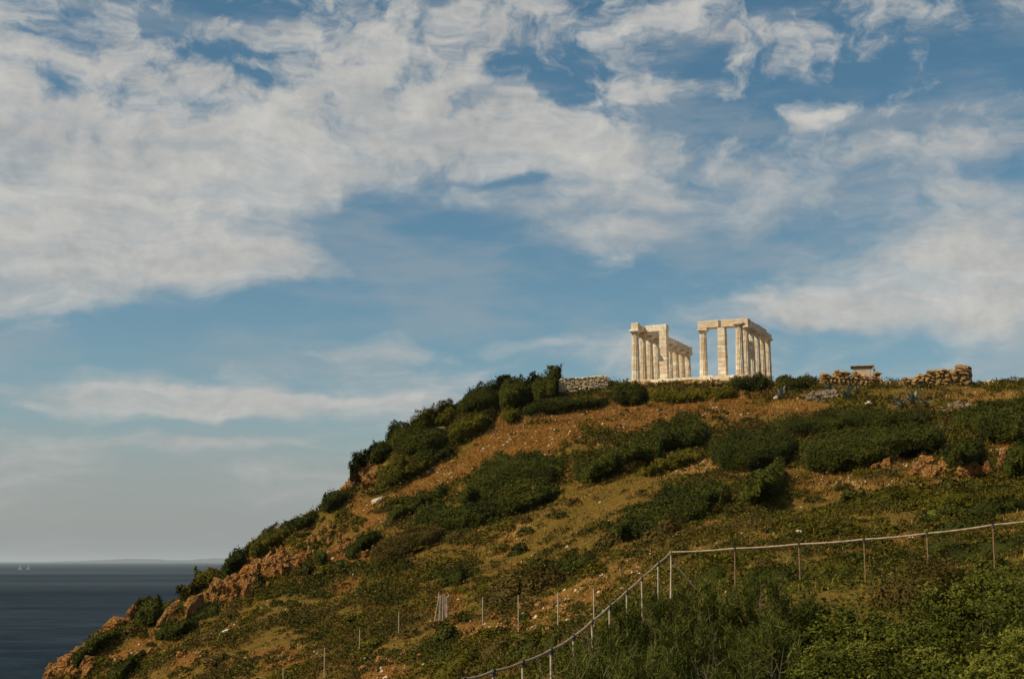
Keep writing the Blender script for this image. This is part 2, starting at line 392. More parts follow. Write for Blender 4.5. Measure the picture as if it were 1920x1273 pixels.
c = N.mix(N.m('MULTIPLY', peb, N.ramp(bare, .2, .7, .15, .9)), c, (.44, .33, .20))
c = N.mix(N.ramp(N.noise(p, 5.5, 6, .75), .42, .60, .5, 0), c, (.060, .034, .006))
c = N.mix(N.m('MULTIPLY', N.ramp(N.noise(p, .9, 7, .7), .52, .68), .55), c, (.075, .038, .005))
finish(N, c, .95, N.m('ADD', N.m('MULTIPLY', nb, 1.0), N.m('MULTIPLY', nc, .6)), .8, .30, .1)
idx = (np.arange(NYg - 1)[:, None] * NXg + np.arange(NXg - 1)[None]).ravel()
quads = np.stack([idx, idx + 1, idx + 1 + NXg, idx + NXg], 1)
hill = link('hillside', mesh_np('hillside', np.stack([XX.ravel(), YY.ravel(), ZZ.ravel()], 1), quads, gm, smooth=True,
            attrs={'bare': A_BARE.ravel(), 'tan': A_TAN.ravel(), 'rock': A_ROCK.ravel()}))
tag(hill, kind='structure')

# ------------------------------------------------------------------ sea, far island, haze
SEA = -32.0
sm, N = material('sea_water')
p = N.n('ShaderNodeNewGeometry').outputs['Position']
streak = N.noise(N.vm('MULTIPLY', p, (.00022, .0011, 1)), 1.0, 6, .6)
w1 = N.noise(N.vm('MULTIPLY', p, (.02, .05, 1)), 1.0, 8, .78)
w2 = N.noise(N.vm('MULTIPLY', p, (.35, .6, 1)), 1.0, 4, .65)
wb = N.n('ShaderNodeBump', {'Height': N.m('ADD', w1, N.m('MULTIPLY', w2, .25)), 'Strength': 1.0, 'Distance': 2.2}).outputs[0]
wd_ = N.n('ShaderNodeBsdfDiffuse', {'Color': N.mix(N.ramp(w1, .46, .64), (.0008, .0050, .0115), (.009, .028, .046)), 'Normal': wb})
wg = N.n('ShaderNodeBsdfGlossy', {'Color': (.75, .85, .9), 'Roughness': N.ramp(streak, .3, .7, .32, .55), 'Normal': wb})
wm = N.n('ShaderNodeMixShader', {0: N.ramp(streak, .35, .68, .035, .10), 1: wd_.outputs[0], 2: wg.outputs[0]})
N.n('ShaderNodeOutputMaterial', {0: wm.outputs[0]})
ring = []
bm = bmesh.new()
for rr in (60, 400, 3000, 20000, 90000):
    ring.append([bm.verts.new((rr * math.sin(a * math.tau / 64), rr * math.cos(a * math.tau / 64), SEA)) for a in range(64)])
bm.faces.new(ring[0][::-1])
for r0, r1 in zip(ring, ring[1:]):
    for k in range(64): bm.faces.new((r0[k], r0[(k + 1) % 64], r1[(k + 1) % 64], r1[k]))
bmesh.ops.recalc_face_normals(bm, faces=bm.faces)
for f in bm.faces:
    if f.normal.z < 0: f.normal_flip()
tag(link('sea', from_bm('sea', bm, sm)), kind='structure')
im, N = material('island_rock')
finish(N, N.mix(N.noise(coords(N), .002, 5), (.035, .042, .048), (.06, .066, .07)), .95)
nx, ny = 90, 24
ix, iy = np.meshgrid(np.linspace(-1, 1, nx), np.linspace(-1, 1, ny))
env = np.clip(1 - ix ** 2, 0, 1) ** .7 * np.clip(1 - iy ** 2, 0, 1)
iz = env * (60 + 170 * (fbm(ix * 3 + 4, iy * 2, 8) + .12)) - 8
c0 = pt(330, 1052, 33000)
k = (np.arange(ny - 1)[:, None] * nx + np.arange(nx - 1)[None]).ravel()
tag(link('distant_island', mesh_np('distant_island', np.stack([ix.ravel() * 3300, iy.ravel() * 1500, iz.ravel()], 1), np.stack([k, k + 1, k + 1 + nx, k + nx], 1), im, smooth=True), loc=(c0[0], c0[1], SEA)), kind='structure')
hm = bpy.data.materials.new('haze_air'); hm.use_nodes = True
for nd in list(hm.node_tree.nodes): hm.node_tree.nodes.remove(nd)
H = NT(hm.node_tree)
pv = H.n('ShaderNodeVolumePrincipled', {'Color': (.70, .77, .84), 'Density': 3.0e-5, 'Anisotropy': 0.2})
H.n('ShaderNodeOutputMaterial', {1: pv.outputs[0]})
bm = bmesh.new()
bmesh.ops.create_cube(bm, size=1)
for v in bm.verts: v.co = (v.co.x * 190000, v.co.y * 190000, -44 if v.co.z < 0 else 190)
hz = link('haze', from_bm('haze', bm, hm))
tag(hz, kind='stuff')


# ------------------------------------------------------------------ stone shapes
def rock_mesh(name, seed, mat, box=.35, jag=.28, sub=2, cuts=7):
    """an angular stone of unit size: a rounded block, bitten by planes and roughened"""
    rnd = random.Random(seed)
    bm = bmesh.new()
    bmesh.ops.create_icosphere(bm, subdivisions=sub, radius=1)
    planes = []
    for _ in range(cuts):
        n = Vector((rnd.gauss(0, 1), rnd.gauss(0, 1), rnd.gauss(0, 1))).normalized()
        planes.append((n, rnd.uniform(.58, .9)))
    off = Vector((seed * 7.3, seed * 3.1, seed * 1.7))
    for v in bm.verts:
        c = v.co.copy()
        m = max(abs(c.x), abs(c.y), abs(c.z))
        c = c.lerp(c / m, box)
        for n, dd in planes:
            k = c.dot(n)
            if k > dd: c -= n * (k - dd)
        cell = mnoise.voronoi(c * 1.9 + off)[0]
        c *= 1 + jag * .5 * mnoise.noise(c * 1.1 + off) + jag * 1.1 * (min(cell[1] - cell[0], .45) - .25) + jag * .25 * mnoise.noise(c * 5.1 + off)
        v.co = c * .62
    return from_bm(name, bm, mat)
def block_mesh(name, mat, sx, sy, sz, seed=0, chip=.04, bev=.03):
    """a squared block with worn edges; origin at the bottom centre"""
    rnd = random.Random(seed)
    bm = bmesh.new()
    bmesh.ops.create_cube(bm, size=1)
    for v in bm.verts:
        v.co = Vector((v.co.x * sx, v.co.y * sy, (v.co.z + .5) * sz)) + Vector([rnd.uniform(-chip, chip) for _ in range(3)])
    bmesh.ops.bevel(bm, geom=list(bm.edges), offset=bev, segments=1, affect='EDGES', profile=.5)
    return from_bm(name, bm, mat)
def tube_bm(bm, a, b, ra, rb=None, n=8):
    a, b = Vector(a), Vector(b); rb = ra if rb is None else rb
    d = (b - a).normalized(); t = d.orthogonal().normalized(); s = d.cross(t)
    A = [bm.verts.new(a + (t * math.cos(i * math.tau / n) + s * math.sin(i * math.tau / n)) * ra) for i in range(n)]
    B = [bm.verts.new(b + (t * math.cos(i * math.tau / n) + s * math.sin(i * math.tau / n)) * rb) for i in range(n)]
    for i in range(n): bm.faces.new((A[i], A[(i + 1) % n], B[(i + 1) % n], B[i]))
    bm.faces.new(A[::-1]); bm.faces.new(B)

# ------------------------------------------------------------------ temple
TH = R(24.5)
EU, EW = Vector((math.sin(TH), math.cos(TH), 0)), Vector((math.cos(TH), -math.sin(TH), 0))
b0 = pt(1192.5, 717, 165)
TB = Vector((b0[0], b0[1], 20.78))
temple = empty('temple', TB)
temple.rotation_euler = (0, 0, -TH)          # local x runs across the front, local y along the colonnades
tag(temple, 'ruined white marble temple with two rows of fluted columns on the hilltop', 'temple')
SP_, CH = 2.52, 6.02                          # column spacing, column height
NFL = 16
def drum_mesh(r0, r1, h, seed):
    rnd = random.Random(seed)
    bm = bmesh.new()
    rings = []
    ph = 0
    for z, r in ((0, r0 * .975), (.03, r0), (h * .5, (r0 + r1) / 2 * rnd.uniform(.985, 1.0)), (h - .03, r1), (h, r1 * .975)):
        rg = []
        for i in range(NFL * 2):
            a = i * math.pi / NFL
            rr = r * (1.0 if i % 2 == 0 else .875) * (1 + rnd.uniform(-.012, .012))
            rg.append(bm.verts.new((rr * math.cos(a), rr * math.sin(a), z)))
        rings.append(rg)
    n = NFL * 2
    for A, B in zip(rings, rings[1:]):
        for i in range(n): bm.faces.new((A[i], A[(i + 1) % n], B[(i + 1) % n], B[i]))
    bm.faces.new(rings[0][::-1]); bm.faces.new(rings[-1])
    return from_bm('drum', bm, MARBLE)
NDR = 9
shaft = CH - .52
def rad(z): return .505 - .115 * (z / shaft) ** 1.15
DR = [[drum_mesh(rad(k * shaft / NDR), rad((k + 1) * shaft / NDR), shaft / NDR - .012, 100 * s + k) for k in range(NDR)] for s in range(3)]
bm = bmesh.new()
prof = [(.385, 0), (.40, .06), (.44, .12), (.53, .22), (.565, .27), (.55, .30)]
rings = [[bm.verts.new((r * math.cos(a * math.tau / 24), r * math.sin(a * math.tau / 24), z)) for a in range(24)] for r, z in prof]
for A, B in zip(rings, rings[1:]):
    for i in range(24): bm.faces.new((A[i], A[(i + 1) % 24], B[(i + 1) % 24], B[i]))
bm.faces.new(rings[0][::-1]); bm.faces.new(rings[-1])
CAPITAL = from_bm('capital', bm, MARBLE)
ABACUS = block_mesh('abacus', MARBLE, 1.17, 1.17, .22, 3, .015, .02)
def column(x, y, seed):
    rnd = random.Random(seed)
    c = empty('column', (x, y, 0), temple)
    c.rotation_euler = (0, 0, rnd.uniform(-.1, .1))
    for k in range(NDR):
        o = link('drum', DR[(seed + k) % 3][k], c, (rnd.uniform(-.012, .012), rnd.uniform(-.012, .012), k * shaft / NDR), (0, 0, rnd.choice((0, math.pi / 8, math.pi / 4))))
        s = rnd.uniform(.985, 1.01); o.scale = (s, s, 1)
    link('capital', CAPITAL, c, (0, 0, shaft))
    link('abacus', ABACUS, c, (0, 0, shaft + .302), (0, 0, rnd.uniform(-.015, .015)))
for k in range(9): column(0, SP_ * k, 10 + k)
for k in range(6): column(12.5, SP_ * k, 40 + k)
PRO = 2.62
column(7.45, PRO, 70)
def pier(x, y, seed, h=CH):
    rnd = random.Random(seed)
    pr = empty('pier', (x, y, 0), temple)
    n = 12
    z = 0
    for k in range(n):
        hh = h / n
        sx = .98 - .012 * k + (.1 if k == 0 else 0)
        link('block', block_mesh('block', MARBLE, sx, .92, hh - .015, seed + k, .02, .025), pr, (rnd.uniform(-.02, .02), rnd.uniform(-.02, .02), z))
        z += hh
    return pr
pier(2.78, 2.25, 200)
pier(9.75, PRO, 230)
AH = .82
def beam(pts_, z=CH, h=AH, w=.95, seed=0):
    b = empty('architrave', (0, 0, z), temple)
    for i, (x0, y0, x1, y1, dh) in enumerate(pts_):
        L = math.hypot(x1 - x0, y1 - y0)
        o = link('block', block_mesh('block', MARBLE, L - .03, w, h + dh, seed + i, .035, .05), b, ((x0 + x1) / 2, (y0 + y1) / 2, .004), (0, 0, math.atan2(y1 - y0, x1 - x0)))
    return b
# left colonnade: a broken near end, then one course to the far end
beam([(0, -.25, 0, .45, .02), (0, .47, 0, 1.9, -.2)] + [(0, SP_ * k - .62, 0, SP_ * (k + 1) - .62, random.Random(k).uniform(-.12, .02)) for k in range(1, 8)] + [(0, SP_ * 8 - .6, 0, SP_ * 8 + .5, -.05)], seed=300)
beam([(.5, PRO - .1, 3.28, PRO - .35, -.02)], w=.85, seed=340)
# right: front beam from the free column over the pier to the corner, then back along the colonnade
beam([(6.95, PRO, 9.5, PRO, .05), (9.78, PRO, 13.0, PRO, .05)], seed=360)
beam([(12.5, PRO + .5 + SP_ * k, 12.5, PRO + .5 + SP_ * (k + 1), [-.02, .0, -.06, -.3][k]) for k in range(4)], seed=380)
# platform: two steps of long blocks along the near edges, paving behind
plat = empty('platform', (0, 0, 0), temple)
bkm = [block_mesh('block', MARBLE, 1.26, .8, .34, 500 + i, .02, .02) for i in range(4)]
for s, (off, zt) in enumerate([(0.62, -.34), (1.0, -.69)]):
    for i in range(11 + s): link('block', bkm[i % 4], plat, (-off + .6 + i * 1.27, -off + .35, zt), None)
    for i in range(17 + s): link('block', bkm[(i + 1) % 4], plat, (-off + .35, -off + 1.4 + i * 1.27, zt), (0, 0, math.pi / 2))
    for i in range(17 + s): link('block', bkm[(i + 2) % 4], plat, (12.5 + off - .35, -off + 1.4 + i * 1.27, zt), (0, 0, math.pi / 2))
pav = block_mesh('paving', MARBLE, 12.4, 22.5, .9, 9, .01, .02)
link('paving', pav, plat, (6.25, 11.1, -.93))
for i, (x, y, sx, sy, sz) in enumerate([(3.9, 13.2, 1.9, .9, .75), (4.2, 9.8, 1.5, .8, .45), (8.4, 1.2, 1.2, .7, .4), (5.5, 2.4, 1.0, .8, .35), (2.9, 1.2, .9, .7, .3)]):
    tag(link('fallen_block', block_mesh('fallen_block', MARBLE, sx, sy, sz, 600 + i, .06, .05), None, TB + EW * x + EU * y + Vector((0, 0, -.03)), (0, 0, -TH + random.uniform(-.2, .2))),
        ['pale marble block lying deep between the two temple colonnades', 'low fallen marble slab between the colonnades', 'small marble block at the foot of the free-standing pier',
         'marble block lying beside the single column left of the pier', 'small fallen block beside the near pier of the seaward colonnade'][i], 'marble block', 'fallen marble blocks on the temple floor')

# ------------------------------------------------------------------ dry-stone walls and ruins
ROCKS = {nm: [rock_mesh('stone', 10 * i + j, mat, bx, jg, 3 if nm == 'orange' else 2, ct) for j in range(5)] for i, (nm, mat, bx, jg, ct) in enumerate([
    ('orange', ROCK_ORANGE, .45, .5, 16), ('rubble', RUBBLE, .72, .26, 10), ('pale', RUBBLE_PALE, .65, .24, 9), ('white', STONE_WHITE, .4, .18, 7), ('grey', STONE_GREY, .4, .2, 7)])}
def stone(parent, kind, loc, size, rnd, name='stone', rz=None, tilt=.25):
    o = link(name, rnd.choice(ROCKS[kind]), parent, loc, (rnd.uniform(-tilt, tilt), rnd.uniform(-tilt, tilt), rnd.uniform(0, 6.28) if rz is None else rz), size)
    return o
def drywall(name, label, uvd0, uvd1, h0, h1, kind, sw, sh, seed, thick=.7, cat='wall', group=None, jit=.12):
    """courses of separate stones between two ground points"""
    rnd = random.Random(seed)
    a, b = np.array(uvd0), np.array(uvd1)
    if isinstance(name, str):
        root = empty(name, tuple(a)); tag(root, label, cat, group, 'thing'); off = np.zeros(3)
    else:
        root = name; off = a - np.array(root.location)
    d = b - a; L = math.hypot(d[0], d[1]); ang = math.atan2(d[1], d[0])
    nx_, ny_ = -math.sin(ang), math.cos(ang)
    n = 0
    z = 0.0
    while z < max(h0, h1):
        hh = sh * rnd.uniform(.6, 1.45); x = rnd.uniform(-.2, .1)
        while x < L:
            w = sw * rnd.uniform(.6, 1.5); t = min(max((x + w / 2) / L, 0), 1)
            top = h0 + (h1 - h0) * t + rnd.uniform(-jit, jit)
            if z + hh * .5 < top:
                px, py = d[0] * t, d[1] * t
                g = float(ground(a[0] + px, a[1] + py)) - a[2]
                for layer in (0, 1):
                    k = rnd.uniform(-.06, .06) + layer * thick * .55
                    stone(root, kind, (off[0] + px + nx_ * k, off[1] + py + ny_ * k, off[2] + g + z + hh * .5 - .1), (w * .92, thick * rnd.uniform(.6, .95), hh * rnd.uniform(.8, 1.25)), rnd, 'stone', ang + rnd.uniform(-.2, .2), .16)
                    n += 1
            x += w
        z += hh * .8
    bm = bmesh.new(); m_ = 14; rows = []
    for i in range(m_ + 1):
        t = i / m_; g = float(ground(a[0] + d[0] * t, a[1] + d[1] * t)) - a[2]; top = max(.15, h0 + (h1 - h0) * t - .22 - jit * .5)
        rows.append([bm.verts.new((off[0] + d[0] * t + nx_ * k, off[1] + d[1] * t + ny_ * k, off[2] + zz_)) for k, zz_ in ((.0, g - .3), (.0, g + top), (thick * .6, g + top), (thick * .6, g - .3))])
    for A_, B_ in zip(rows, rows[1:]):
        for i in range(4): bm.faces.new((A_[i], A_[(i + 1) % 4], B_[(i + 1) % 4], B_[i]))
    bm.faces.new(rows[0]); bm.faces.new(rows[-1][::-1]); bmesh.ops.recalc_face_normals(bm, faces=bm.faces)
    link('rubble_core', from_bm('rubble_core', bm, RUBBLE), root)
    return root
w0, w1 = pt(1694, 713, 155), pt(1812, 712, 155)
for w_ in (w0, w1): w_[2] = float(ground(w_[0], w_[1])) - .05
tall_wall = drywall('dry_stone_wall', 'tall dry-stone wall of big brown boulders rising to an upright end on the hilltop', w0, w1, 1.35, 2.1, 'rubble', .66, .40, 5, .9)
e0, e1 = w1 + [.1, .1, 0], w1 + [1.0, 2.2, 0]
drywall(tall_wall, None, e0, e1, 2.15, 2.1, 'rubble', .55, .38, 6, .8)
w0, w1 = pt(1540, 712, 157), pt(1652, 713, 158)
for w_ in (w0, w1): w_[2] = float(ground(w_[0], w_[1])) - .15
drywall('ruined_wall', 'crumbled low brown wall with loose blocks below the small roofed hut', w0, w1, 1.45, 1.2, 'rubble', .55, .36, 7, .9, jit=.55)
w0, w1 = pt(1652, 714, 158), pt(1694, 714, 157)
for w_ in (w0, w1): w_[2] = float(ground(w_[0], w_[1])) - .1
drywall('ruined_wall', 'ankle-high line of rubble joining the hut ruin to the tall dry-stone wall', w0, w1, .45, .5, 'rubble', .45, .26, 8, .6)
w0, w1 = pt(1836, 714, 158), pt(1874, 714, 158)
for w_ in (w0, w1): w_[2] = float(ground(w_[0], w_[1])) - .05
drywall('ruined_wall', 'short low yellowish wall just beyond the upright end of the dry-stone wall', w0, w1, .62, .55, 'pale', .6, .3, 9, .5)
# pale rubble wall: stones too small to pick apart, joined into one facing
w0, w1 = pt(1049, 741, 158), pt(1140, 738, 160)
rw = empty('rubble_wall', (w0[0], w0[1], float(ground(w0[0], w0[1])) - .2))
tag(rw, 'pale rubble terrace wall between the dark thicket and the temple', 'wall', None, 'thing')
bm = bmesh.new()
rnd = random.Random(77)
d = w1 - w0
for zz in range(9):
    x = 0.0
    while x < 1:
        wd = rnd.uniform(.16, .36)
        g = float(ground(w0[0] + d[0] * x, w0[1] + d[1] * x)) - rw.location.z
        top = 1.75 - .25 * x
        if zz * .19 < top:
            me = ROCKS['pale'][rnd.randrange(5)]
            k = len(bm.verts)
            bm.from_mesh(me); bm.verts.ensure_lookup_table()
            M = Matrix.Translation((d[0] * x, d[1] * x + rnd.uniform(-.08, .08) + zz * .05, g + zz * .19)) @ Matrix.Rotation(rnd.uniform(-.3, .3), 4, 'Y') @ Matrix.Diagonal((wd, .4, .23, 1))
            for v in bm.verts[k:]: v.co = M @ v.co
        x += wd * .8 / math.hypot(d[0], d[1])
o = link('rubble_facing', from_bm('rubble_facing', bm, RUBBLE_PALE), rw); o['kind'] = 'stuff'
L = math.hypot(d[0], d[1])
o = link('earth_fill', block_mesh('earth_fill', RUBBLE, L, 1.0, 1.9, 3, .08, .1), rw, (d[0] / 2, d[1] / 2 + .85, -.3), (0, 0, math.atan2(d[1], d[0])))
# capping stones picked apart along its top
for i in range(13):
    t = (i + .5) / 13
    stone(rw, 'white', (d[0] * t, d[1] * t + .45, float(ground(w0[0] + d[0] * t, w0[1] + d[1] * t)) - rw.location.z + 1.72 - .25 * t), (rnd.uniform(.4, .65), .5, .2), rnd, 'capping_stone', math.atan2(d[1], d[0]))

# small hut with an overhanging slab roof, and the post beside it
pl, N = material('pinkish_plaster')
n = N.noise(coords(N), 3, 6)
finish(N, N.mix(N.ramp(n, .3, .7), (.40, .28, .20), (.52, .38, .28)), .9, n, .4, .02)
rf, N = material('dark_roof_slab')
n = N.noise(coords(N), 4, 6)
finish(N, N.mix(N.ramp(n, .3, .7), (.07, .05, .035), (.14, .10, .07)), .85, n, .4, .02)
h0 = pt(1617, 712, 160); hz_ = float(ground(h0[0], h0[1]))
hut = empty('hut', (h0[0], h0[1], hz_)); hut.rotation_euler = (0, 0, -.25)
tag(hut, 'tiny plastered hut with a dark overhanging slab roof on the hilltop', 'hut')
ztop = pt(1617, 690, 160)[2] - hz_
link('wall', block_mesh('wall', pl, 1.9, 1.5, ztop + .2, 1, .02, .03), hut, (0, 0, -.2))
link('roof', block_mesh('roof', rf, 2.5, 1.9, .15, 2, .02, .04), hut, (0, 0, ztop + .004))
link('roof_edge', block_mesh('roof_edge', pl, 2.3, 1.7, .08, 3, .01, .02), hut, (0, 0, ztop + .16))
link('door', block_mesh('door', rf, .5, .05, .75, 4, .005, .01), hut, (.55, -.83, .05))
s0 = pt(1640, 712, 159); sz = float(ground(s0[0], s0[1]))
post = empty('survey_post', (s0[0], s0[1], sz)); tag(post, 'short stone post with a pale top block and a thin crossbar beside the hut', 'post')
bm = bmesh.new(); tube_bm(bm, (0, 0, -.2), (0, 0, 1.75), .16, .11, 10)
link('shaft', from_bm('shaft', bm, RUBBLE), post)
link('top_block', block_mesh('top_block', STONE_WHITE, .34, .3, .34, 5, .03, .03), post, (-.08, 0, 1.74))
link('finial', block_mesh('finial', STONE_WHITE, .16, .16, .34, 6, .02, .02), post, (-.12, 0, 2.09))
bm = bmesh.new(); tube_bm(bm, (0, 0, 1.32), (.95, .1, 1.30), .05, .045, 8)
link('crossbar', from_bm('crossbar', bm, rf), post)

# ------------------------------------------------------------------ leaves
def leaf_quads(P, Nrm, size, aspect=.55, tilt=.8, rng=RNG):
    """one rhombic leaf per point; returns vertices and quads"""
    n = len(P)
    nn = Nrm + rng.normal(0, tilt, (n, 3)); nn /= np.linalg.norm(nn, axis=1, keepdims=True) + 1e-9
    t = np.cross(nn, rng.normal(0, 1, (n, 3))); t /= np.linalg.norm(t, axis=1, keepdims=True) + 1e-9
    b = np.cross(nn, t)
    s = (np.asarray(size) * rng.uniform(.65, 1.35, n))[:, None]
    V = np.stack([P - t * s * .5, P + b * s * aspect * .5, P + t * s * .5, P - b * s * aspect * .5], 1).reshape(-1, 3)
    return V, np.arange(n * 4).reshape(-1, 4)
def mound(ells, h_fac=.76, dens=95, leaf=.20, rng=RNG, wind=.32, hmax=2.3):
    """leaf cloud for a wind-shorn shrub standing on the ground under the given picture ellipses"""
    Vs, Ts, first, cores = [], [], None, []
    tone = rng.normal(.36, .13); leaf = leaf * rng.uniform(.75, 1.2); dens = dens * (.2 / leaf) ** 1.2 if leaf > .15 else dens
    for (cx, cy, rx, ry) in ells:
        c = hit(cx, cy + ry * .55)
        D = c[1]
        h = min(hmax * 1.25, h_fac * 2 * ry * D / F)
        fph = max(ry - h * F / D / 2, 3)
        c = hit(cx, cy + ry - fph)
        p2 = hit(cx, cy + ry - 2 * fph); p1 = hit(cx, cy + ry)
        a = rx * D / F
        bb = min(max(abs(p2[1] - p1[1]) / 2, .7), a * .9 + .6)
        if first is None: first = c.copy()
        area = math.pi * a * bb + 2.2 * (a + bb) * h
        n = int(min(max(area * dens, 200), 14000))
        # half the leaves over the footprint, half thrown out to the steep rim
        r = np.where(rng.uniform(0, 1, n) < .55, np.sqrt(rng.uniform(0, 1, n)), 1 - .28 * rng.uniform(0, 1, n) ** 1.3); th = rng.uniform(0, math.tau, n)
        ph = rng.uniform(0, 6, 3)
        def edge(t): return 1 + .16 * np.sin(t * 3 + ph[0]) + .10 * np.sin(t * 5 + ph[1]) + .07 * np.sin(t * 9 + ph[2])
        e = edge(th)
        sx, sy = r * np.cos(th) * e, r * np.sin(th) * e
        x, y = c[0] + a * sx, c[1] + bb * sy
        lump = vnoise(x / 1.1, y / 1.1, 51) * .55 + vnoise(x / .45, y / .45, 57) * .3
        prof_ = np.clip(1 - r ** 3.2, 0, 1) ** .5 * (1 + wind * sx)
        hh = h * prof_ * (.62 + lump)
        lay = np.where(r > .7, rng.uniform(.1, 1, n), 1.04 - rng.uniform(0, 1, n) ** 2 * .35)
        z = ground(x, y) + hh * lay + .02
        nrm = np.stack([sx * 1.0, sy * 1.0, .35 + .6 * lay], 1)
        V, _ = leaf_quads(np.stack([x, y, z], 1), nrm, leaf, .65, .45, rng)
        Vs.append(V)
        t = np.clip(tone + .9 * (vnoise(x / 1.7, y / 1.7, 91) - .5) + rng.normal(0, .17, n), 0, 1)
        Ts.append(np.repeat(t, 4))
        m = 22
        rr, aa = np.meshgrid(np.linspace(0, 1, 8), np.linspace(0, math.tau, m, endpoint=False))
        ee = edge(aa) * .93
        ex = rr * np.cos(aa) * ee; ey = rr * np.sin(aa) * ee
        hx, hy = c[0] + a * ex, c[1] + bb * ey
        lum = vnoise(hx / 1.1, hy / 1.1, 51) * .55 + vnoise(hx / .45, hy / .45, 57) * .3
        hzz = ground(hx, hy) + h * .76 * np.clip(1 - rr ** 3.0, 0, 1) ** .5 * (1 + wind * ex) * (.62 + lum) - .06
        cores.append((np.stack([hx.ravel(), hy.ravel(), hzz.ravel()], 1), m))
    V = np.concatenate(Vs); T = np.concatenate(Ts)
    Fq = np.arange(len(V)).reshape(-1, 4)
    for cv, m in cores:
        o = len(V); k = np.arange(m * 8).reshape(m, 8)
        q_ = np.stack([k[:, :-1], k[:, 1:], np.roll(k, -1, 0)[:, 1:], np.roll(k, -1, 0)[:, :-1]], -1).reshape(-1, 4)
        V = np.concatenate([V, cv]); T = np.concatenate([T, np.full(len(cv), .3)]); Fq = np.concatenate([Fq, q_ + o])
    return V, Fq, T, first
def in_poly(u, v, poly):
    r = np.zeros(np.shape(u), bool); n = len(poly)
    for i in range(n):
        (x0, y0), (x1, y1) = poly[i], poly[(i + 1) % n]
        c = ((y0 > v) != (y1 > v)) & (u < (x1 - x0) * (v - y0) / (y1 - y0 + 1e-9) + x0)
        r ^= c
    return r
def mat_surface(poly, H):
    """a wind-shorn shrub whose outline was surveyed as a polygon: returns a function (u, v) -> point on its canopy, its normal"""
    P_ = np.array(poly, float)
    us = np.arange(P_[:, 0].min(), P_[:, 0].max() + 1, 1.0)
    vt, vb = np.full(len(us), 1e9), np.full(len(us), -1e9)
    for i in range(len(P_)):
        (x0, y0), (x1, y1) = P_[i], P_[(i + 1) % len(P_)]
        if abs(x1 - x0) < 1e-6: x1 = x0 + 1e-3
        m = (us >= min(x0, x1)) & (us <= max(x0, x1))
        yy = y0 + (y1 - y0) * (us[m] - x0) / (x1 - x0)
        vt[m] = np.minimum(vt[m], yy); vb[m] = np.maximum(vb[m], yy)
    k = np.ones(7) / 7
    vt, vb = np.convolve(np.pad(vt, 3, 'edge'), k, 'valid'), np.convolve(np.pad(vb, 3, 'edge'), k, 'valid')
    ulo, uhi = us[0], us[-1]
    dd = np.arange(30, 182, 1.5)
    def surf(u, v, drop=0.0):
        top, bot = np.interp(u, us, vt), np.interp(u, us, vb)
        ht = np.maximum(bot - top, 3)
        sv = np.clip((bot - v) / ht, 0, 1)
        wd = min(30, (uhi - ulo) * .3)
        side = np.sqrt(np.clip(np.minimum(u - ulo, uhi - u) / wd, .03, 1))
        A_, B_ = ray(u, v)
        D0 = 130.0
        hm = np.minimum(H, .85 * ht * D0 / F)
        h = hm * np.clip(sv / .5, .02, 1) ** .6 * side - drop
        best = np.full(np.shape(u), 1e9); d = np.full(np.shape(u), 150.0); found = np.zeros(np.shape(u), bool)
        prev = None
        for q_ in dd:
            g = B_ * q_ - ground(A_ * q_, np.full(np.shape(u), q_)) - h
            if prev is not None:
                newhit = (~found) & (prev > 0) & (g <= 0)
                t = np.where(newhit, prev / np.maximum(prev - g, 1e-6), 0)
                d = np.where(newhit, q_ - 1.5 + 1.5 * t, d); found |= newhit
            else:
                newhit = g <= 0; d = np.where(newhit, q_, d); found |= newhit
            closer = (~found) & (g < best)
            d = np.where(closer, q_, d); best = np.where(closer, g, best)
            prev = g
        sd = np.where(u - ulo < uhi - u, -1, 1) * (1 - side)
        nrm = np.stack([sd * 1.2, -(1 - sv) * 1.0 - .15, .3 + .7 * sv], -1)
        return np.stack([A_ * d, d, B_ * d], -1), nrm, side
    return surf, us, vt, vb
def canopy_lumps(Q):
    def ball(x, y, s_, sd):          # rounded heads with narrow clefts between them
        n_ = vnoise(x / s_, y / s_, sd); return 1 - np.abs(2 * n_ - 1) ** .8
    x, y, z = Q[:, 0], Q[:, 1] * .75 + Q[:, 2] * .8, Q[:, 2]
    return .55 * (ball(x, y, 1.5, 51) - .5) + .40 * (ball(x, y, .7, 57) - .5) + .22 * (vnoise(x / .3, y / .3, 59) - .5)
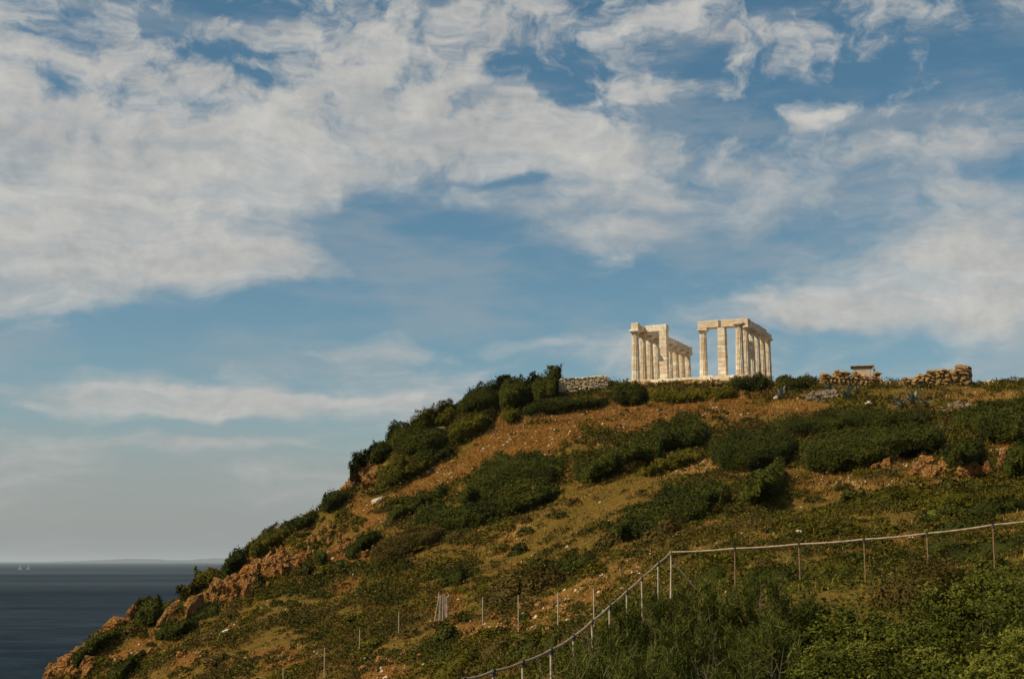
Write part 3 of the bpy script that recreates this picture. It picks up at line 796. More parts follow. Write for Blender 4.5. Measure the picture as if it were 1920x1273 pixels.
def poly_shrub(label, poly, mat=None, H=1.2, dens=1.0, leaf=.19, name='shrub', group=None):
    rng = RNG
    lumpy = min(1.0, .35 + H * .45)
    surf, us, vt, vb = mat_surface(poly, H)
    P_ = np.array(poly, float)
    ar = .5 * abs(np.dot(P_[:, 0], np.roll(P_[:, 1], 1)) - np.dot(P_[:, 1], np.roll(P_[:, 0], 1)))
    n = int(min(max(ar * 2.2 * dens, 350), 17000))
    u = rng.uniform(P_[:, 0].min(), P_[:, 0].max(), n * 3); v = rng.uniform(P_[:, 1].min(), P_[:, 1].max(), n * 3)
    jag = 3.0
    wu = 26 * fbm(u / 26, v / 17, 201, 3) + 12 * fbm(u / 8, v / 6, 203, 2); wv = 24 * fbm(u / 24, v / 17, 207, 3) + 12 * fbm(u / 8, v / 6, 209, 2)
    k = in_poly(u + wu + rng.normal(0, jag * .5, len(u)), v + wv + rng.normal(0, jag * .5, len(u)), poly)
    u, v = u[k][:n], v[k][:n]
    Q, nrm, _ = surf(u, v)
    Q[:, 2] += canopy_lumps(Q) * lumpy + rng.normal(0, .07, len(Q)) - rng.uniform(0, 1, len(Q)) ** 3 * .3
    Q[:, 1] += rng.normal(0, .12, len(Q))
    tone = rng.normal(.40, .09)
    V, Fq = leaf_quads(Q, nrm, leaf * rng.uniform(.85, 1.15), .6, .62, rng)
    T = np.repeat(np.clip(tone + .8 * (vnoise(Q[:, 0] / 1.6, Q[:, 1] / 1.2, 91) - .5) + rng.normal(0, .15, len(Q)), 0, 1), 4)
    # closed canopy under the leaves and its far side, going down behind the crest
    st = 4.0
    gu = np.arange(P_[:, 0].min() + 4, P_[:, 0].max() - 3, st); nv = 12
    if len(gu) >= 2:
        top, bot = np.interp(gu, us, vt), np.interp(gu, us, vb)
        top, bot = top + np.minimum(5, .22 * (bot - top)), bot - np.minimum(3, .12 * (bot - top))
        fr = np.linspace(0, 1, nv)
        UU = np.repeat(gu, nv); VV = (bot[:, None] + (top - bot)[:, None] * fr).ravel()
        C_, _, sd = surf(UU, VV, .22)
        C_[:, 2] += canopy_lumps(C_) * lumpy - .12
        C_ = C_.reshape(len(gu), nv, 3)
        crest = C_[:, -1]
        b1 = crest + [0, .7, -.1]; b2 = crest + [0, 1.5, 0]
        b2[:, 2] = np.minimum(ground(b2[:, 0], b2[:, 1]) - .1, crest[:, 2] - .2)
        C_ = np.concatenate([C_, b1[:, None], b2[:, None]], 1)
        m, w = C_.shape[:2]
        q0 = np.arange(m * w).reshape(m, w)
        q_ = np.stack([q0[:-1, :-1], q0[1:, :-1], q0[1:, 1:], q0[:-1, 1:]], -1).reshape(-1, 4)
        V2, F2 = C_.reshape(-1, 3), q_ + len(V)
        # leaves over the far side too
        nb = max(len(gu) * 10, 40); i = rng.integers(0, m - 1, nb); f_ = rng.uniform(0, 1, nb)[:, None]
        bp = crest[i] * (1 - f_) + b2[i] * f_ + [0, 0, .25] * (1 - f_) + rng.normal(0, .08, (nb, 3))
        V3, F3 = leaf_quads(bp, np.tile([0, .5, .6], (nb, 1)), leaf, .65, .5, rng)
        Fq = np.concatenate([Fq, F2, F3 + len(V) + len(V2)])
        T = np.concatenate([T, np.full(len(V2), tone), np.repeat(np.clip(rng.normal(tone, .15, nb), 0, 1), 4)])
        V = np.concatenate([V, V2, V3])
    c = Q[np.argmax(v)].copy(); c[2] = float(ground(c[0], c[1]))
    return tag(link(name, mesh_np(name, V - c, Fq, mat or LEAF_DARK, tint=T), None, tuple(c)), label, 'shrub', group)
def shrub(label, ells, mat=None, name='shrub', group=None, **kw):
    V, Fq, T, c = mound(ells, **kw)
    me = mesh_np(name, V - c, Fq, mat or LEAF_DARK, tint=T)
    return tag(link(name, me, None, tuple(c)), label, 'shrub', group)

# ------------------------------------------------------------------ shrubs one can tell apart
O_, G_, D_, L_ = LEAF_OLIVE, LEAF_GREY, LEAF_DARK, LEAF_LIME
for lab, mat_, H_, poly in [
    ('tallest dark thicket on the ridge, its tufted top just left of the pale rubble wall', D_, 2.8, [(996, 702), (1008, 698), (1025, 701), (1028, 690), (1040, 686), (1054, 688), (1058, 712), (1049, 732), (1040, 748), (1000, 752), (992, 725)]),
    ('dense dark thicket on the ridge next to the tallest one, towards the sea', D_, 2.4, [(933, 716), (941, 705), (973, 702), (984, 708), (998, 701), (1000, 752), (968, 760), (941, 771), (929, 745)]),
    ('dark thicket halfway along the skyline ridge, sloping with it', D_, 2.0, [(847, 774), (840, 758), (865, 744), (882, 730), (911, 720), (936, 715), (938, 770), (894, 772), (868, 777)]),
    ('olive and brown shrubs on the skyline around the lone sapling', O_, 1.4, [(768, 792), (783, 772), (807, 762), (830, 754), (850, 752), (860, 776), (840, 795), (800, 802)]),
    ('broad dark thicket in the middle of the seaward ridge', D_, 1.7, [(722, 820), (734, 797), (754, 793), (775, 797), (800, 800), (838, 798), (846, 838), (800, 852), (760, 852), (732, 842)]),
    ('olive bush mass below the skyline thicket, beside the bare brown slope', O_, 1.5, [(868, 778), (894, 771), (929, 769), (930, 790), (905, 805), (880, 816), (850, 835), (832, 838), (836, 806)]),
    ('small round olive shrub standing alone at the top edge of the bare slope', O_, 1.1, [(941, 782), (945, 768), (960, 761), (978, 765), (978, 782), (956, 793)]),
    ('dark bush at the lower corner of the ridge thicket', D_, 1.3, [(765, 858), (790, 848), (850, 836), (872, 828), (838, 856), (792, 872)]),
    ('rounded yellowish olive shrub behind the rocky nose', O_, 1.2, [(726, 868), (737, 852), (755, 849), (765, 862), (752, 880), (735, 886)]),
    ('long olive shrub band between the rocky nose and the bare slope', O_, 1.2, [(698, 890), (710, 874), (737, 872), (760, 880), (795, 860), (824, 862), (795, 884), (737, 910), (714, 922), (699, 911)]),
    ('dark shrub on the skyline above the rocky nose', D_, 1.3, [(656, 864), (681, 847), (707, 832), (722, 826), (738, 836), (731, 853), (707, 866), (676, 872)]),
    ('small dark shrub crowning the rocky nose of the ridge', D_, .5, [(650, 872), (658, 866), (672, 868), (676, 876), (660, 880)]),
    ('dark green band of shrubs directly below the pale rubble wall', D_, 1.0, [(973, 762), (999, 751), (1046, 747), (1075, 744), (1113, 742), (1145, 744), (1146, 758), (1086, 766), (1043, 773), (1008, 775), (980, 778)]),
    ('rounded dark shrub between the pale rubble wall and the temple', D_, 1.4, [(1144, 742), (1150, 723), (1170, 716), (1195, 718), (1214, 730), (1217, 748), (1190, 756), (1158, 757)]),
    ('low olive shrubs at the foot of the seaward colonnade', O_, .8, [(1215, 740), (1240, 729), (1265, 732), (1310, 733), (1335, 735), (1335, 748), (1290, 752), (1240, 753), (1216, 750)]),
    ('low green shrub in front of the gap between the two colonnades', O_, .6, [(1332, 738), (1345, 728), (1368, 726), (1385, 731), (1380, 742), (1345, 746)]),
    ('dark shrub hiding the column bases of the landward colonnade', D_, 1.2, [(1366, 716), (1382, 705), (1402, 703), (1417, 708), (1427, 703), (1443, 705), (1452, 713), (1452, 726), (1427, 730), (1393, 730), (1367, 726)]),
    ('flat dark shrub on the skyline between the temple and the hut ruin', D_, 1.1, [(1452, 724), (1458, 712), (1472, 706), (1490, 703), (1515, 702), (1531, 708), (1531, 722), (1490, 729), (1455, 729)]),
    ('dark round bush hanging on the skyline below the rocky nose', D_, 1.4, [(595, 946), (607, 927), (629, 918), (643, 922), (678, 922), (640, 942), (612, 959), (594, 959)]),
    ('flat dark bush on the skyline seaward of the white slab', D_, .9, [(520, 990), (553, 980), (570, 969), (591, 961), (598, 972), (575, 988), (542, 996)]),
    ('wide olive bush on the skyline above the orange cliff', O_, 1.1, [(455, 1032), (469, 1018), (488, 1004), (502, 992), (532, 986), (553, 989), (542, 1008), (510, 1027), (488, 1043), (461, 1045)]),
    ('dark bushy clump at the upper end of the orange cliff, against the sea horizon', D_, 1.4, [(415, 1078), (423, 1053), (429, 1037), (445, 1026), (458, 1034), (462, 1053), (442, 1072), (421, 1089)]),
    ('olive cushion on the skyline where the ridge meets the sea horizon', O_, .9, [(330, 1109), (344, 1096), (367, 1081), (385, 1070), (414, 1070), (420, 1085), (388, 1095), (362, 1109)]),
    ('dark bush beside the upright grey rock on the sea edge', D_, 1.1, [(246, 1158), (258, 1130), (275, 1122), (292, 1121), (304, 1124), (302, 1140), (298, 1160), (290, 1170), (262, 1170)]),
    ('dark bush under the leaning orange slab', D_, .9, [(286, 1196), (292, 1178), (335, 1172), (373, 1160), (366, 1178), (327, 1194)]),
    ('dark streak of shrubs above the sea cliff at the bottom corner', D_, 1.0, [(126, 1252), (146, 1224), (163, 1201), (198, 1183), (242, 1179), (235, 1190), (198, 1206), (163, 1235), (140, 1257)]),
    ('low dark shrub at the bottom edge next to the sea cliff', D_, .9, [(196, 1273), (216, 1247), (257, 1221), (273, 1223), (251, 1249), (227, 1274)]),
    ('large dark patch of maquis in the middle of the slope', D_, 1.3, [(850, 939), (873, 915), (892, 885), (914, 863), (936, 848), (991, 847), (1058, 854), (1062, 878), (1054, 896), (1028, 915), (973, 926), (906, 934), (873, 946)]),
    ('dark trailing patch below the large central maquis patch', D_, 1.0, [(846, 962), (906, 936), (973, 928), (1028, 917), (1058, 922), (999, 950), (943, 965), (899, 982), (850, 988)]),
    ('long dark wind-shorn hedge slanting up the bare slope', D_, 1.7, [(1072, 887), (1087, 869), (1132, 847), (1165, 829), (1206, 821), (1224, 806), (1265, 781), (1309, 775), (1314, 789), (1332, 797), (1331, 822), (1313, 837), (1272, 842), (1243, 843), (1236, 864), (1213, 864), (1176, 868), (1146, 886), (1110, 901), (1080, 900)]),
    ('green tail of brush below the slanting wind-shorn hedge', O_, .7, [(1181, 893), (1213, 879), (1250, 856), (1294, 845), (1327, 849), (1313, 864), (1268, 875), (1220, 890)]),
    ('dark dome of maquis landward of the slanting wind-shorn hedge', D_, 1.7, [(1326, 836), (1346, 818), (1386, 803), (1412, 809), (1457, 806), (1494, 821), (1502, 834), (1486, 853), (1457, 871), (1405, 880), (1364, 880), (1331, 865)]),
    ('long low dark maquis belt below the agaves', D_, 1.2, [(1449, 804), (1455, 790), (1477, 780), (1515, 777), (1552, 770), (1615, 764), (1665, 769), (1710, 772), (1740, 769), (1751, 790), (1700, 799), (1600, 802), (1540, 814), (1497, 813), (1460, 817)]),
    ('deep dark maquis mass in the middle of the right slope', D_, 1.8, [(1494, 854), (1502, 830), (1535, 819), (1600, 800), (1700, 797), (1752, 794), (1763, 812), (1789, 822), (1740, 841), (1702, 849), (1655, 863), (1620, 873), (1565, 884), (1515, 878)]),
    ('dark maquis mass at the right edge under the hilltop', D_, 1.7, [(1784, 788), (1802, 770), (1830, 759), (1865, 754), (1905, 750), (1935, 752), (1935, 828), (1852, 827), (1812, 805), (1790, 799)]),
    ('round dark shrub standing free above the orange boulders', D_, 1.8, [(1756, 864), (1770, 846), (1786, 834), (1819, 826), (1839, 828), (1847, 846), (1840, 866), (1819, 876), (1786, 873)]),
    ('dark shrub at the right edge beside the upright orange stone', D_, 1.5, [(1870, 889), (1890, 866), (1894, 842), (1910, 832), (1935, 830), (1935, 894)]),
    ('wedge-shaped wind-shorn bush with a steep right side on the tan field', D_, 2.0, [(1377, 924), (1405, 899), (1434, 877), (1460, 865), (1471, 869), (1475, 904), (1457, 924), (1420, 936), (1383, 936)]),
    ('wide dark brush below the tan field, seaward of the wedge-shaped bush', D_, 1.2, [(1134, 1004), (1176, 963), (1205, 947), (1242, 921), (1276, 903), (1331, 903), (1357, 910), (1375, 922), (1376, 934), (1342, 950), (1316, 972), (1257, 994), (1183, 1006), (1139, 1012)]),
    ('dark bush on the upper edge of the brushy gully', D_, 1.1, [(723, 972), (732, 956), (773, 937), (802, 921), (838, 905), (844, 921), (824, 936), (786, 952), (754, 969), (732, 981)]),
    ('dark brush in the middle of the brushy gully', D_, 1.0, [(757, 984), (792, 953), (824, 942), (862, 948), (900, 938), (900, 969), (873, 989), (840, 993), (786, 990)]),
    ('brown-green brush at the lower end of the brushy gully', G_, 1.0, [(693, 1056), (700, 1032), (732, 1010), (773, 988), (819, 984), (840, 994), (813, 1016), (773, 1036), (732, 1055), (705, 1063)]),
    ('dark bush beside the small rock shelter on the ridge', D_, 1.0, [(639, 1042), (651, 1026), (683, 1002), (713, 995), (715, 1010), (683, 1028), (656, 1044)]),
    ('small dark bush in front of the small rock shelter', D_, 1.0, [(590, 1044), (597, 1029), (610, 1028), (614, 1048), (602, 1058)]),
    ('dark bush at the foot of the orange cliff', D_, .7, [(563, 1072), (575, 1058), (592, 1057), (590, 1072), (575, 1080)]),
]: poly_shrub(lab, poly, mat_, H_)
shrub('tiny round bush peeping over the skyline by the last column', [(1467, 706, 12, 7)], D_, hmax=.9)
shrub('low grey-green bush in front of the ruined wall below the hut', [(1600, 708, 24, 8)], O_, hmax=.7)
shrub('dark low shrub wedged in the orange cliff', [(478, 1090, 16, 14)], D_, hmax=.8)
shrub('dark low shrub under the big square rock', [(385, 1150, 30, 12)], D_, hmax=.8)
shrub('grey-brown brush trailing down from the wide dark brush', [(1165, 1000, 50, 20), (1235, 998, 50, 18)], G_, hmax=.9)
shrub('round dark bush alone on the lower slope, above the bundle of poles', [(852, 1080, 26, 20)], D_, hmax=1.2)
shrub('small round dark bush alone on the dry slope in mid-hill', [(971, 1028, 17, 12)], D_, hmax=.8)
shrub('brown-grey brush behind the three tall pale posts', [(960, 1105, 56, 26), (1010, 1090, 46, 22)], G_, hmax=1.0)
shrub('dark brush right of the three tall pale posts', [(1040, 1075, 46, 16), (1085, 1060, 36, 12)], D_, hmax=.8)
shrub('dark leafy bush at the foot of the bundle of poles', [(832, 1190, 22, 20)], D_, hmax=1.1)
shrub('green bush at the bottom edge below the bundle of poles', [(850, 1250, 52, 30)], O_, hmax=1.2, leaf=.12, dens=120)
shrub('dark bush above the lower end of the pipe railing', [(985, 1215, 40, 20), (1030, 1200, 26, 16)], D_, hmax=1.0, leaf=.12, dens=110)
shrub('grey-green bush left of the lower pipe railing', [(920, 1220, 40, 22)], G_, hmax=.9, leaf=.12, dens=110)
shrub('bright yellow-green cushion shrub on the scrubby right slope', [(1745, 968, 15, 9)], L_, hmax=.6, dens=200, leaf=.1)
shrub('small yellow spurge at the foot of the maquis, right of the wedge-shaped bush', [(1540, 872, 11, 8)], L_, hmax=.6, dens=120, leaf=.12)
shrub('low wide olive scrub above the pipe railing on the right slope', [(1660, 930, 100, 18), (1760, 935, 80, 16)], O_, hmax=.7)
shrub('dark low scrub near the right edge above the railing', [(1860, 950, 60, 18), (1800, 985, 60, 14)], D_, hmax=.8)
shrub('dark brush behind the right end of the railing', [(1860, 1030, 60, 22), (1770, 1025, 40, 16)], D_, hmax=1.0, leaf=.13, dens=100)
shrub('olive brush behind the middle of the railing', [(1560, 1000, 60, 14), (1500, 990, 40, 12)], O_, hmax=.7)

shrub('dark brush right under the first railing span from the corner', [(1330, 1085, 40, 16)], D_, hmax=.9, leaf=.10, dens=190)
shrub('dark brush right under the second railing span from the corner', [(1440, 1078, 46, 18)], D_, hmax=.9, leaf=.10, dens=190)
shrub('olive brush right under the third railing span from the corner', [(1560, 1068, 46, 16)], O_, hmax=.8, leaf=.10, dens=190)
shrub('dark brush right under the fourth railing span from the corner', [(1680, 1055, 50, 16)], D_, hmax=.9, leaf=.10, dens=190)
shrub('dark brush right under the last railing span', [(1800, 1042, 56, 16), (1890, 1030, 44, 16)], D_, hmax=1.0, leaf=.10, dens=190)
shrub('yellow-green sprig at the tip of the brown-topped dome shrub', [(1698, 1072, 20, 7)], L_, hmax=.3, leaf=.07, dens=260)

# ------------------------------------------------------------------ small shrubs scattered on the slope: a few shapes, many individuals
def cushion(seed, mat, n=340, leaf=.17):
    rng = np.random.default_rng(seed)
    th = rng.uniform(0, math.tau, n); r = np.sqrt(rng.uniform(0, 1, n))
    e = 1 + .25 * np.sin(th * 2 + seed) + .15 * np.sin(th * 5)
    sx, sy = r * np.cos(th) * e, r * np.sin(th) * e
    z = .85 * np.clip(1 - r ** 2.4, 0, 1) ** .6 * (.6 + .7 * vnoise(sx * 2.2 + seed, sy * 2.2, seed)) * (1 - .6 * rng.uniform(0, 1, n) ** 2) - .12
    V, Fq = leaf_quads(np.stack([sx, sy, z], 1), np.stack([sx, sy, np.full(n, .7)], 1), leaf * 1.4, .6, .6, rng)
    return mesh_np('small_shrub', V, Fq, mat, tint=np.repeat(np.clip(rng.normal(.42, .2, n), 0, 1), 4))
MARKS = [('the bundle of poles', 832, 1145), ('the leaning orange slab', 316, 1152), ('the white flat stone', 420, 1186), ('the small rock shelter', 590, 1010), ('the white slab', 708, 938),
         ('the lone mid-hill bush', 971, 1028), ('the railing corner', 1258, 1035), ('the wedge-shaped bush', 1430, 902), ('the bright yellow-green cushion', 1745, 968), ('the smooth orange boulder', 1820, 888),
         ('the middle tall post', 972, 1150), ('the thin post', 748, 1170), ('the bottom-edge post', 608, 1245), ('the lower railing end', 900, 1262), ('the first railing post', 1378, 1050),
         ('the third railing post', 1620, 1030), ('the last railing post', 1862, 1000), ('the central maquis patch', 960, 890), ('the orange cliff', 480, 1085), ('the corner sea cliff', 140, 1240),
         ('the slanting wind-shorn hedge', 1200, 840), ('the brushy gully', 800, 970), ('the wide dark brush', 1260, 950), ('the railing-side pale stone', 1500, 998), ('the pole-side round bush', 852, 1080)]
UPPER = [('the slanting wind-shorn hedge', 1200, 840), ('the central maquis patch', 960, 890), ('the temple', 1320, 720), ('the lone olive shrub', 972, 772), ('the wedge-shaped bush', 1430, 902), ('the maquis dome', 1400, 838),
         ('the grey stone heap', 1535, 747), ('the pale rubble wall', 1095, 735), ('the white slab', 708, 938)]
ORD = ['nearest', 'second nearest', 'third nearest', 'fourth nearest', 'fifth nearest', 'sixth nearest', 'seventh nearest', 'eighth nearest', 'ninth nearest', 'tenth nearest', '11th nearest', '12th nearest', '13th nearest', '14th nearest', '15th nearest', '16th nearest', '17th nearest', '18th nearest', '19th nearest', '20th nearest']
def single_out(items, marks):
    '''items: (object, kind phrase, u, v); label each by the landmark it stands nearest to and its rank there'''
    rows = {}
    for o, kind, u, v in items:
        dist, nm, mu, mv = min((math.hypot(u - a, (v - b) * 1.6), n_, a, b) for n_, a, b in marks)
        du, dv = u - mu, (v - mv) * 1.6
        way = ('right of' if du > 0 else 'left of') if abs(du) > abs(dv) else ('below' if dv > 0 else 'above')
        rows.setdefault((kind, way, nm), []).append((dist, o))
    for (kind, way, nm), lst in rows.items():
        lst.sort(key=lambda r_: r_[0])
        for i, (_, o) in enumerate(lst):
            o['label'] = f'{kind} {way} {nm}' + (f', {ORD[i]} to it' if len(lst) > 1 else '')
SMALL = []
CUSH = {'dark green': [cushion(i, LEAF_DARK) for i in range(3)], 'olive': [cushion(10 + i, LEAF_OLIVE) for i in range(3)], 'brownish': [cushion(20 + i, LEAF_GREY) for i in range(3)]}
rng = np.random.default_rng(5)
placed = 0
while placed < 290:
    u, v = rng.uniform(180, 1900), rng.uniform(890, 1262)
    if v < 1052 - (u - 420) * .55 + 14 and u < 700: continue
    if u > 1080 and v > 1085: continue
    c = hit(u, v)
    if c[1] < 52 or c[1] > 170: continue
    b_ = float(field(A_BARE, c[0], c[1])); t_ = float(field(A_TAN, c[0], c[1]))
    if rng.uniform() < max(b_, t_) * .9: continue
    tone = ['dark green', 'olive', 'brownish'][int(rng.choice(3, p=[.45, .33, .22]))]
    zone_ = 'scrubby slope above the railing' if u > 1100 else ('dry slope between the ridge and the posts' if v < 1110 else 'lower slope around the posts')
    s = float(np.clip(rng.lognormal(-.42, .33), .35, 1.5)) * (.85 if c[1] < 85 else 1)
    o = link('small_shrub', CUSH[tone][int(rng.integers(3))], None, tuple(c), (0, 0, rng.uniform(0, 6.28)), (s * rng.uniform(.9, 1.5), s, s * rng.uniform(.6, .95)))
    tag(o, 'x', 'shrub', f'small {tone} shrubs on the {zone_}')
    SMALL.append((o, f'small {tone} cushion shrub', u, v))
    placed += 1

single_out(SMALL, MARKS)

# ------------------------------------------------------------------ uncountable ground cover: low scrub and dry grass
def visible_points(n, rng, dlo=45, dhi=168):
    y = rng.uniform(dlo, dhi, n)
    u = rng.uniform(40, 1990, n)
    x = (u - 960) / F * y * 1.01
    z = ground(x, y)
    pu, pvv = proj(x, y, z)
    return x, y, z, pu, pvv
def inframe(pu, pvv): return (pvv < 1310) & (pvv > 690)
x, y, z, pu, pvv = visible_points(110000, rng)
b_ = field(A_BARE, x, y); t_ = field(A_TAN, x, y); rk_ = field(A_ROCK, x, y)
patch = np.clip(.42 + 2.8 * fbm(x / 4, y / 4, 71) + 1.0 * fbm(x / 1.2, y / 1.2, 73), 0, 1)
upper = np.where((pvv < 765) & (pu > 1440), .5, 1)
keep = inframe(pu, pvv) & (z > -25) & (rng.uniform(0, 1, len(x)) < np.clip((1.1 - 1.25 * np.maximum(b_, .9 * t_)) * patch * upper, .012, 1)) & (rng.uniform(0, 1, len(x)) < (y / 130) ** .5)
keep &= ~((pu > 1150) & (pu < 1460) & (pvv < 722))
x, y, z = x[keep][:23000], y[keep][:23000], z[keep][:23000]
n = len(x); per = 24
sz_ = np.clip(rng.lognormal(-.95, .45, n), .18, 1.0) * np.clip(y / 110, .55, 1.1)
dr = np.sqrt(rng.uniform(0, 1, n * per)); da = rng.uniform(0, math.tau, n * per); rs = np.repeat(sz_, per)
cx = np.repeat(x, per) + dr * np.cos(da) * rs * 1.15
cy = np.repeat(y, per) + dr * np.sin(da) * rs
cz = ground(cx, cy) + np.sqrt(np.clip(1.02 - dr ** 2, 0, 1)) * rs * rng.uniform(.55, 1.0, n * per) * .95
cn = np.stack([dr * np.cos(da), dr * np.sin(da), .35 + .6 * (1 - dr)], 1)
for nm, mt, lab in (('low_scrub', LEAF_OLIVE, 0), ('brown_scrub', LEAF_GREY, 1), ('green_scrub', LEAF_DARK, 2)):
    sel = np.repeat((np.floor(hsh(np.floor(x / 3), np.floor(y / 3), 5) * 2 + rng.uniform(0, 1, n) * 1.0).astype(int) % 3) == lab, per)
    Pn = np.stack([cx[sel], cy[sel], cz[sel]], 1)
    V, Fq = leaf_quads(Pn, cn[sel], np.clip(cy[sel] / 130, .5, 1.1) * .20, .65, .5, rng)
    o = link(nm, mesh_np(nm, V, Fq, mt, tint=np.repeat(np.clip(rng.normal(.5, .15, len(Pn)) + np.repeat(rng.normal(0, .2, n), per)[sel], 0, 1), 4)))
    tag(o, ['low olive scrub covering the slope', 'low brown dwarf scrub between the shrubs', 'low dark green scrub covering the slope'][lab], 'scrub', kind='stuff')
def blades(x, y, h, w, rng, lean=.35):
    n = len(x); z = ground(x, y)
    a = rng.uniform(0, math.tau, n); dx, dy = np.cos(a) * w / 2, np.sin(a) * w / 2
    V = np.stack([np.stack([x - dx, y - dy, z - .02], 1), np.stack([x + dx, y + dy, z - .02], 1),
                  np.stack([x + rng.normal(.12, lean, n) * h, y + rng.normal(0, lean, n) * h, z + h], 1)], 1).reshape(-1, 3)
    return V, np.arange(n * 3).reshape(-1, 3)
x, y, z, pu, pvv = visible_points(260000, rng)
t_ = field(A_TAN, x, y); b_ = field(A_BARE, x, y)
keep = inframe(pu, pvv) & (z > -25) & (rng.uniform(0, 1, len(x)) < np.clip(.18 + .7 * t_ + .15 * b_, 0, 1) * np.clip(.5 + 2 * fbm(x / 3, y / 3, 81), .1, 1))
keep &= ~((pu > 1180) & (pu < 1460) & (pvv < 721))
x, y = x[keep][:130000], y[keep][:130000]
V, Fq = blades(x, y, rng.uniform(.12, .34, len(x)), .07, rng)
o = link('dry_grass', mesh_np('dry_grass', V, Fq, LEAF_DRY, tint=np.repeat(np.clip(rng.normal(.45, .25, len(x)), 0, 1), 3)))
tag(o, 'dry straw-coloured grass on the bare slopes', 'grass', kind='stuff')

x, y, z, pu, pvv = visible_points(260000, rng, 90, 166)
b_ = field(A_BARE, x, y)
keep = inframe(pu, pvv) & (z > -5) & (rng.uniform(0, 1, len(x)) < b_ * np.clip(.45 + 2.2 * fbm(x / 2.2, y / 2.2, 85), .05, 1)) & ~((pu > 1180) & (pu < 1460) & (pvv < 721))
x, y = x[keep][:60000], y[keep][:60000]
V, Fq = blades(x, y, rng.uniform(.12, .30, len(x)), .09, rng)
o = link('russet_grass', mesh_np('russet_grass', V, Fq, LEAF_RUSSET, tint=np.repeat(np.clip(rng.normal(.45, .25, len(x)), 0, 1), 3)))
tag(o, 'withered russet grass on the bare slope below the temple', 'grass', kind='stuff')

# ------------------------------------------------------------------ rocks
def outcrop(label, areas, n, kind, smin, smax, seed, elong=1.0, name='rock_outcrop'):
    rnd = random.Random(seed)
    root = None
    for i in range(n):
        (u, v, ru, rv) = areas[i % len(areas)]
        a, r = rnd.uniform(0, math.tau), math.sqrt(rnd.random())
        c = hit(u + ru * r * math.cos(a), v + rv * r * math.sin(a))
        if root is None:
            root = empty(name, tuple(c)); tag(root, label, 'rocks'); o0 = c
        s = rnd.uniform(smin, smax)
        stone(root, kind, tuple(c - o0 + np.array([0, 0, s * .18])), (s * rnd.uniform(.8, 1.3), s * rnd.uniform(.7, 1.2), s * rnd.uniform(.7, 1.15) * elong), rnd, 'rock', None, .45)
    return root
outcrop('jagged orange cliff rocks under the skyline above the sea', [(450, 1102, 30, 22), (505, 1080, 36, 22), (420, 1122, 26, 14), (550, 1055, 40, 18)], 120, 'orange', .35, 1.1, 1, 1.6)
outcrop('crumbling orange rocks at the bottom corner above the sea', [(128, 1238, 42, 28), (182, 1202, 36, 14), (130, 1262, 40, 12), (225, 1172, 20, 7), (110, 1255, 24, 18)], 120, 'orange', .35, 1.05, 2, 1.2)
outcrop('overhanging rocky nose jutting from the ridge against the sky', [(655, 900, 18, 14), (668, 890, 22, 14), (648, 890, 10, 10), (690, 905, 20, 10)], 46, 'orange', .5, 1.3, 3, 1.3)
outcrop('orange rock ledge below the slanting wind-shorn hedge', [(1180, 878, 30, 8), (1245, 858, 14, 6)], 20, 'orange', .45, .95, 4)
outcrop('heap of rough orange rock left of the smooth boulder', [(1755, 882, 40, 12), (1735, 890, 24, 8)], 34, 'orange', .5, 1.15, 5)
outcrop('orange rocks cropping out at the lower edge of the right maquis', [(1645, 873, 26, 8), (1670, 866, 16, 5)], 18, 'orange', .45, .95, 6)
outcrop('crumbly orange bank at the feet of the three tall pale posts', [(930, 1190, 60, 8), (1000, 1185, 60, 10), (960, 1165, 40, 8), (880, 1190, 20, 10)], 34, 'orange', .2, .55, 7)
outcrop('orange rocks at the bottom edge below the leaning posts', [(690, 1255, 60, 12), (760, 1240, 40, 10), (545, 1240, 40, 10)], 22, 'orange', .2, .5, 8)
outcrop('pale rock lump at the lower end of the pipe railing', [(885, 1258, 16, 9)], 9, 'rubble', .2, .45, 9)
outcrop('orange stones around the small rock shelter on the ridge', [(640, 1015, 40, 12), (610, 1000, 30, 10), (660, 1040, 30, 10)], 30, 'orange', .3, .9, 10)
outcrop('reddish rocks above the middle post of the three tall pale posts', [(1010, 1140, 46, 16), (1060, 1150, 24, 16)], 18, 'orange', .2, .5, 11)
outcrop('orange stones strewn on the lowest slope near the sea', [(330, 1220, 60, 16), (420, 1235, 60, 14), (250, 1235, 40, 16)], 24, 'orange', .2, .6, 12)
outcrop('brown stones along the foot of the temple platform', [(1225, 722, 30, 3), (1290, 721, 50, 3), (1345, 720, 20, 3), (1200, 724, 14, 3)], 46, 'rubble', .25, .7, 31)
outcrop('grey heap of clearance stones between the agaves', [(1535, 747, 34, 8), (1555, 742, 20, 8)], 60, 'grey', .25, .6, 13)
outcrop('scattered grey rubble right of the leaning agave stalk', [(1800, 762, 22, 5), (1768, 772, 16, 5), (1770, 806, 16, 4)], 40, 'grey', .2, .5, 14)
def boulder(label, u, v, w, h, kind, seed, rot=None, dep=.8, sink=.2):
    rnd = random.Random(seed)
    c = hit(u, v + h / 2); D = c[1]
    W_, H_ = w * D / F * .92, h * D / F * .92
    o = link('boulder', rnd.choice(ROCKS[kind]), None, (c[0], c[1], c[2] + H_ * (.5 - sink)), rot or (0, 0, rnd.uniform(-.4, .4)), (W_, W_ * dep, H_ * 1.15))
    return tag(o, label, 'boulder')
boulder('smooth rounded orange boulder right of the rough rock heap', 1820, 884, 48, 32, 'orange', 1, None, .8, .05)
boulder('small orange stone leaning against the smooth rounded boulder', 1851, 884, 24, 28, 'orange', 2, None, .8, .05)
boulder('upright orange stone at the right edge between dark shrubs', 1886, 860, 24, 38, 'orange', 3, (0, .15, 0), .8, .0)
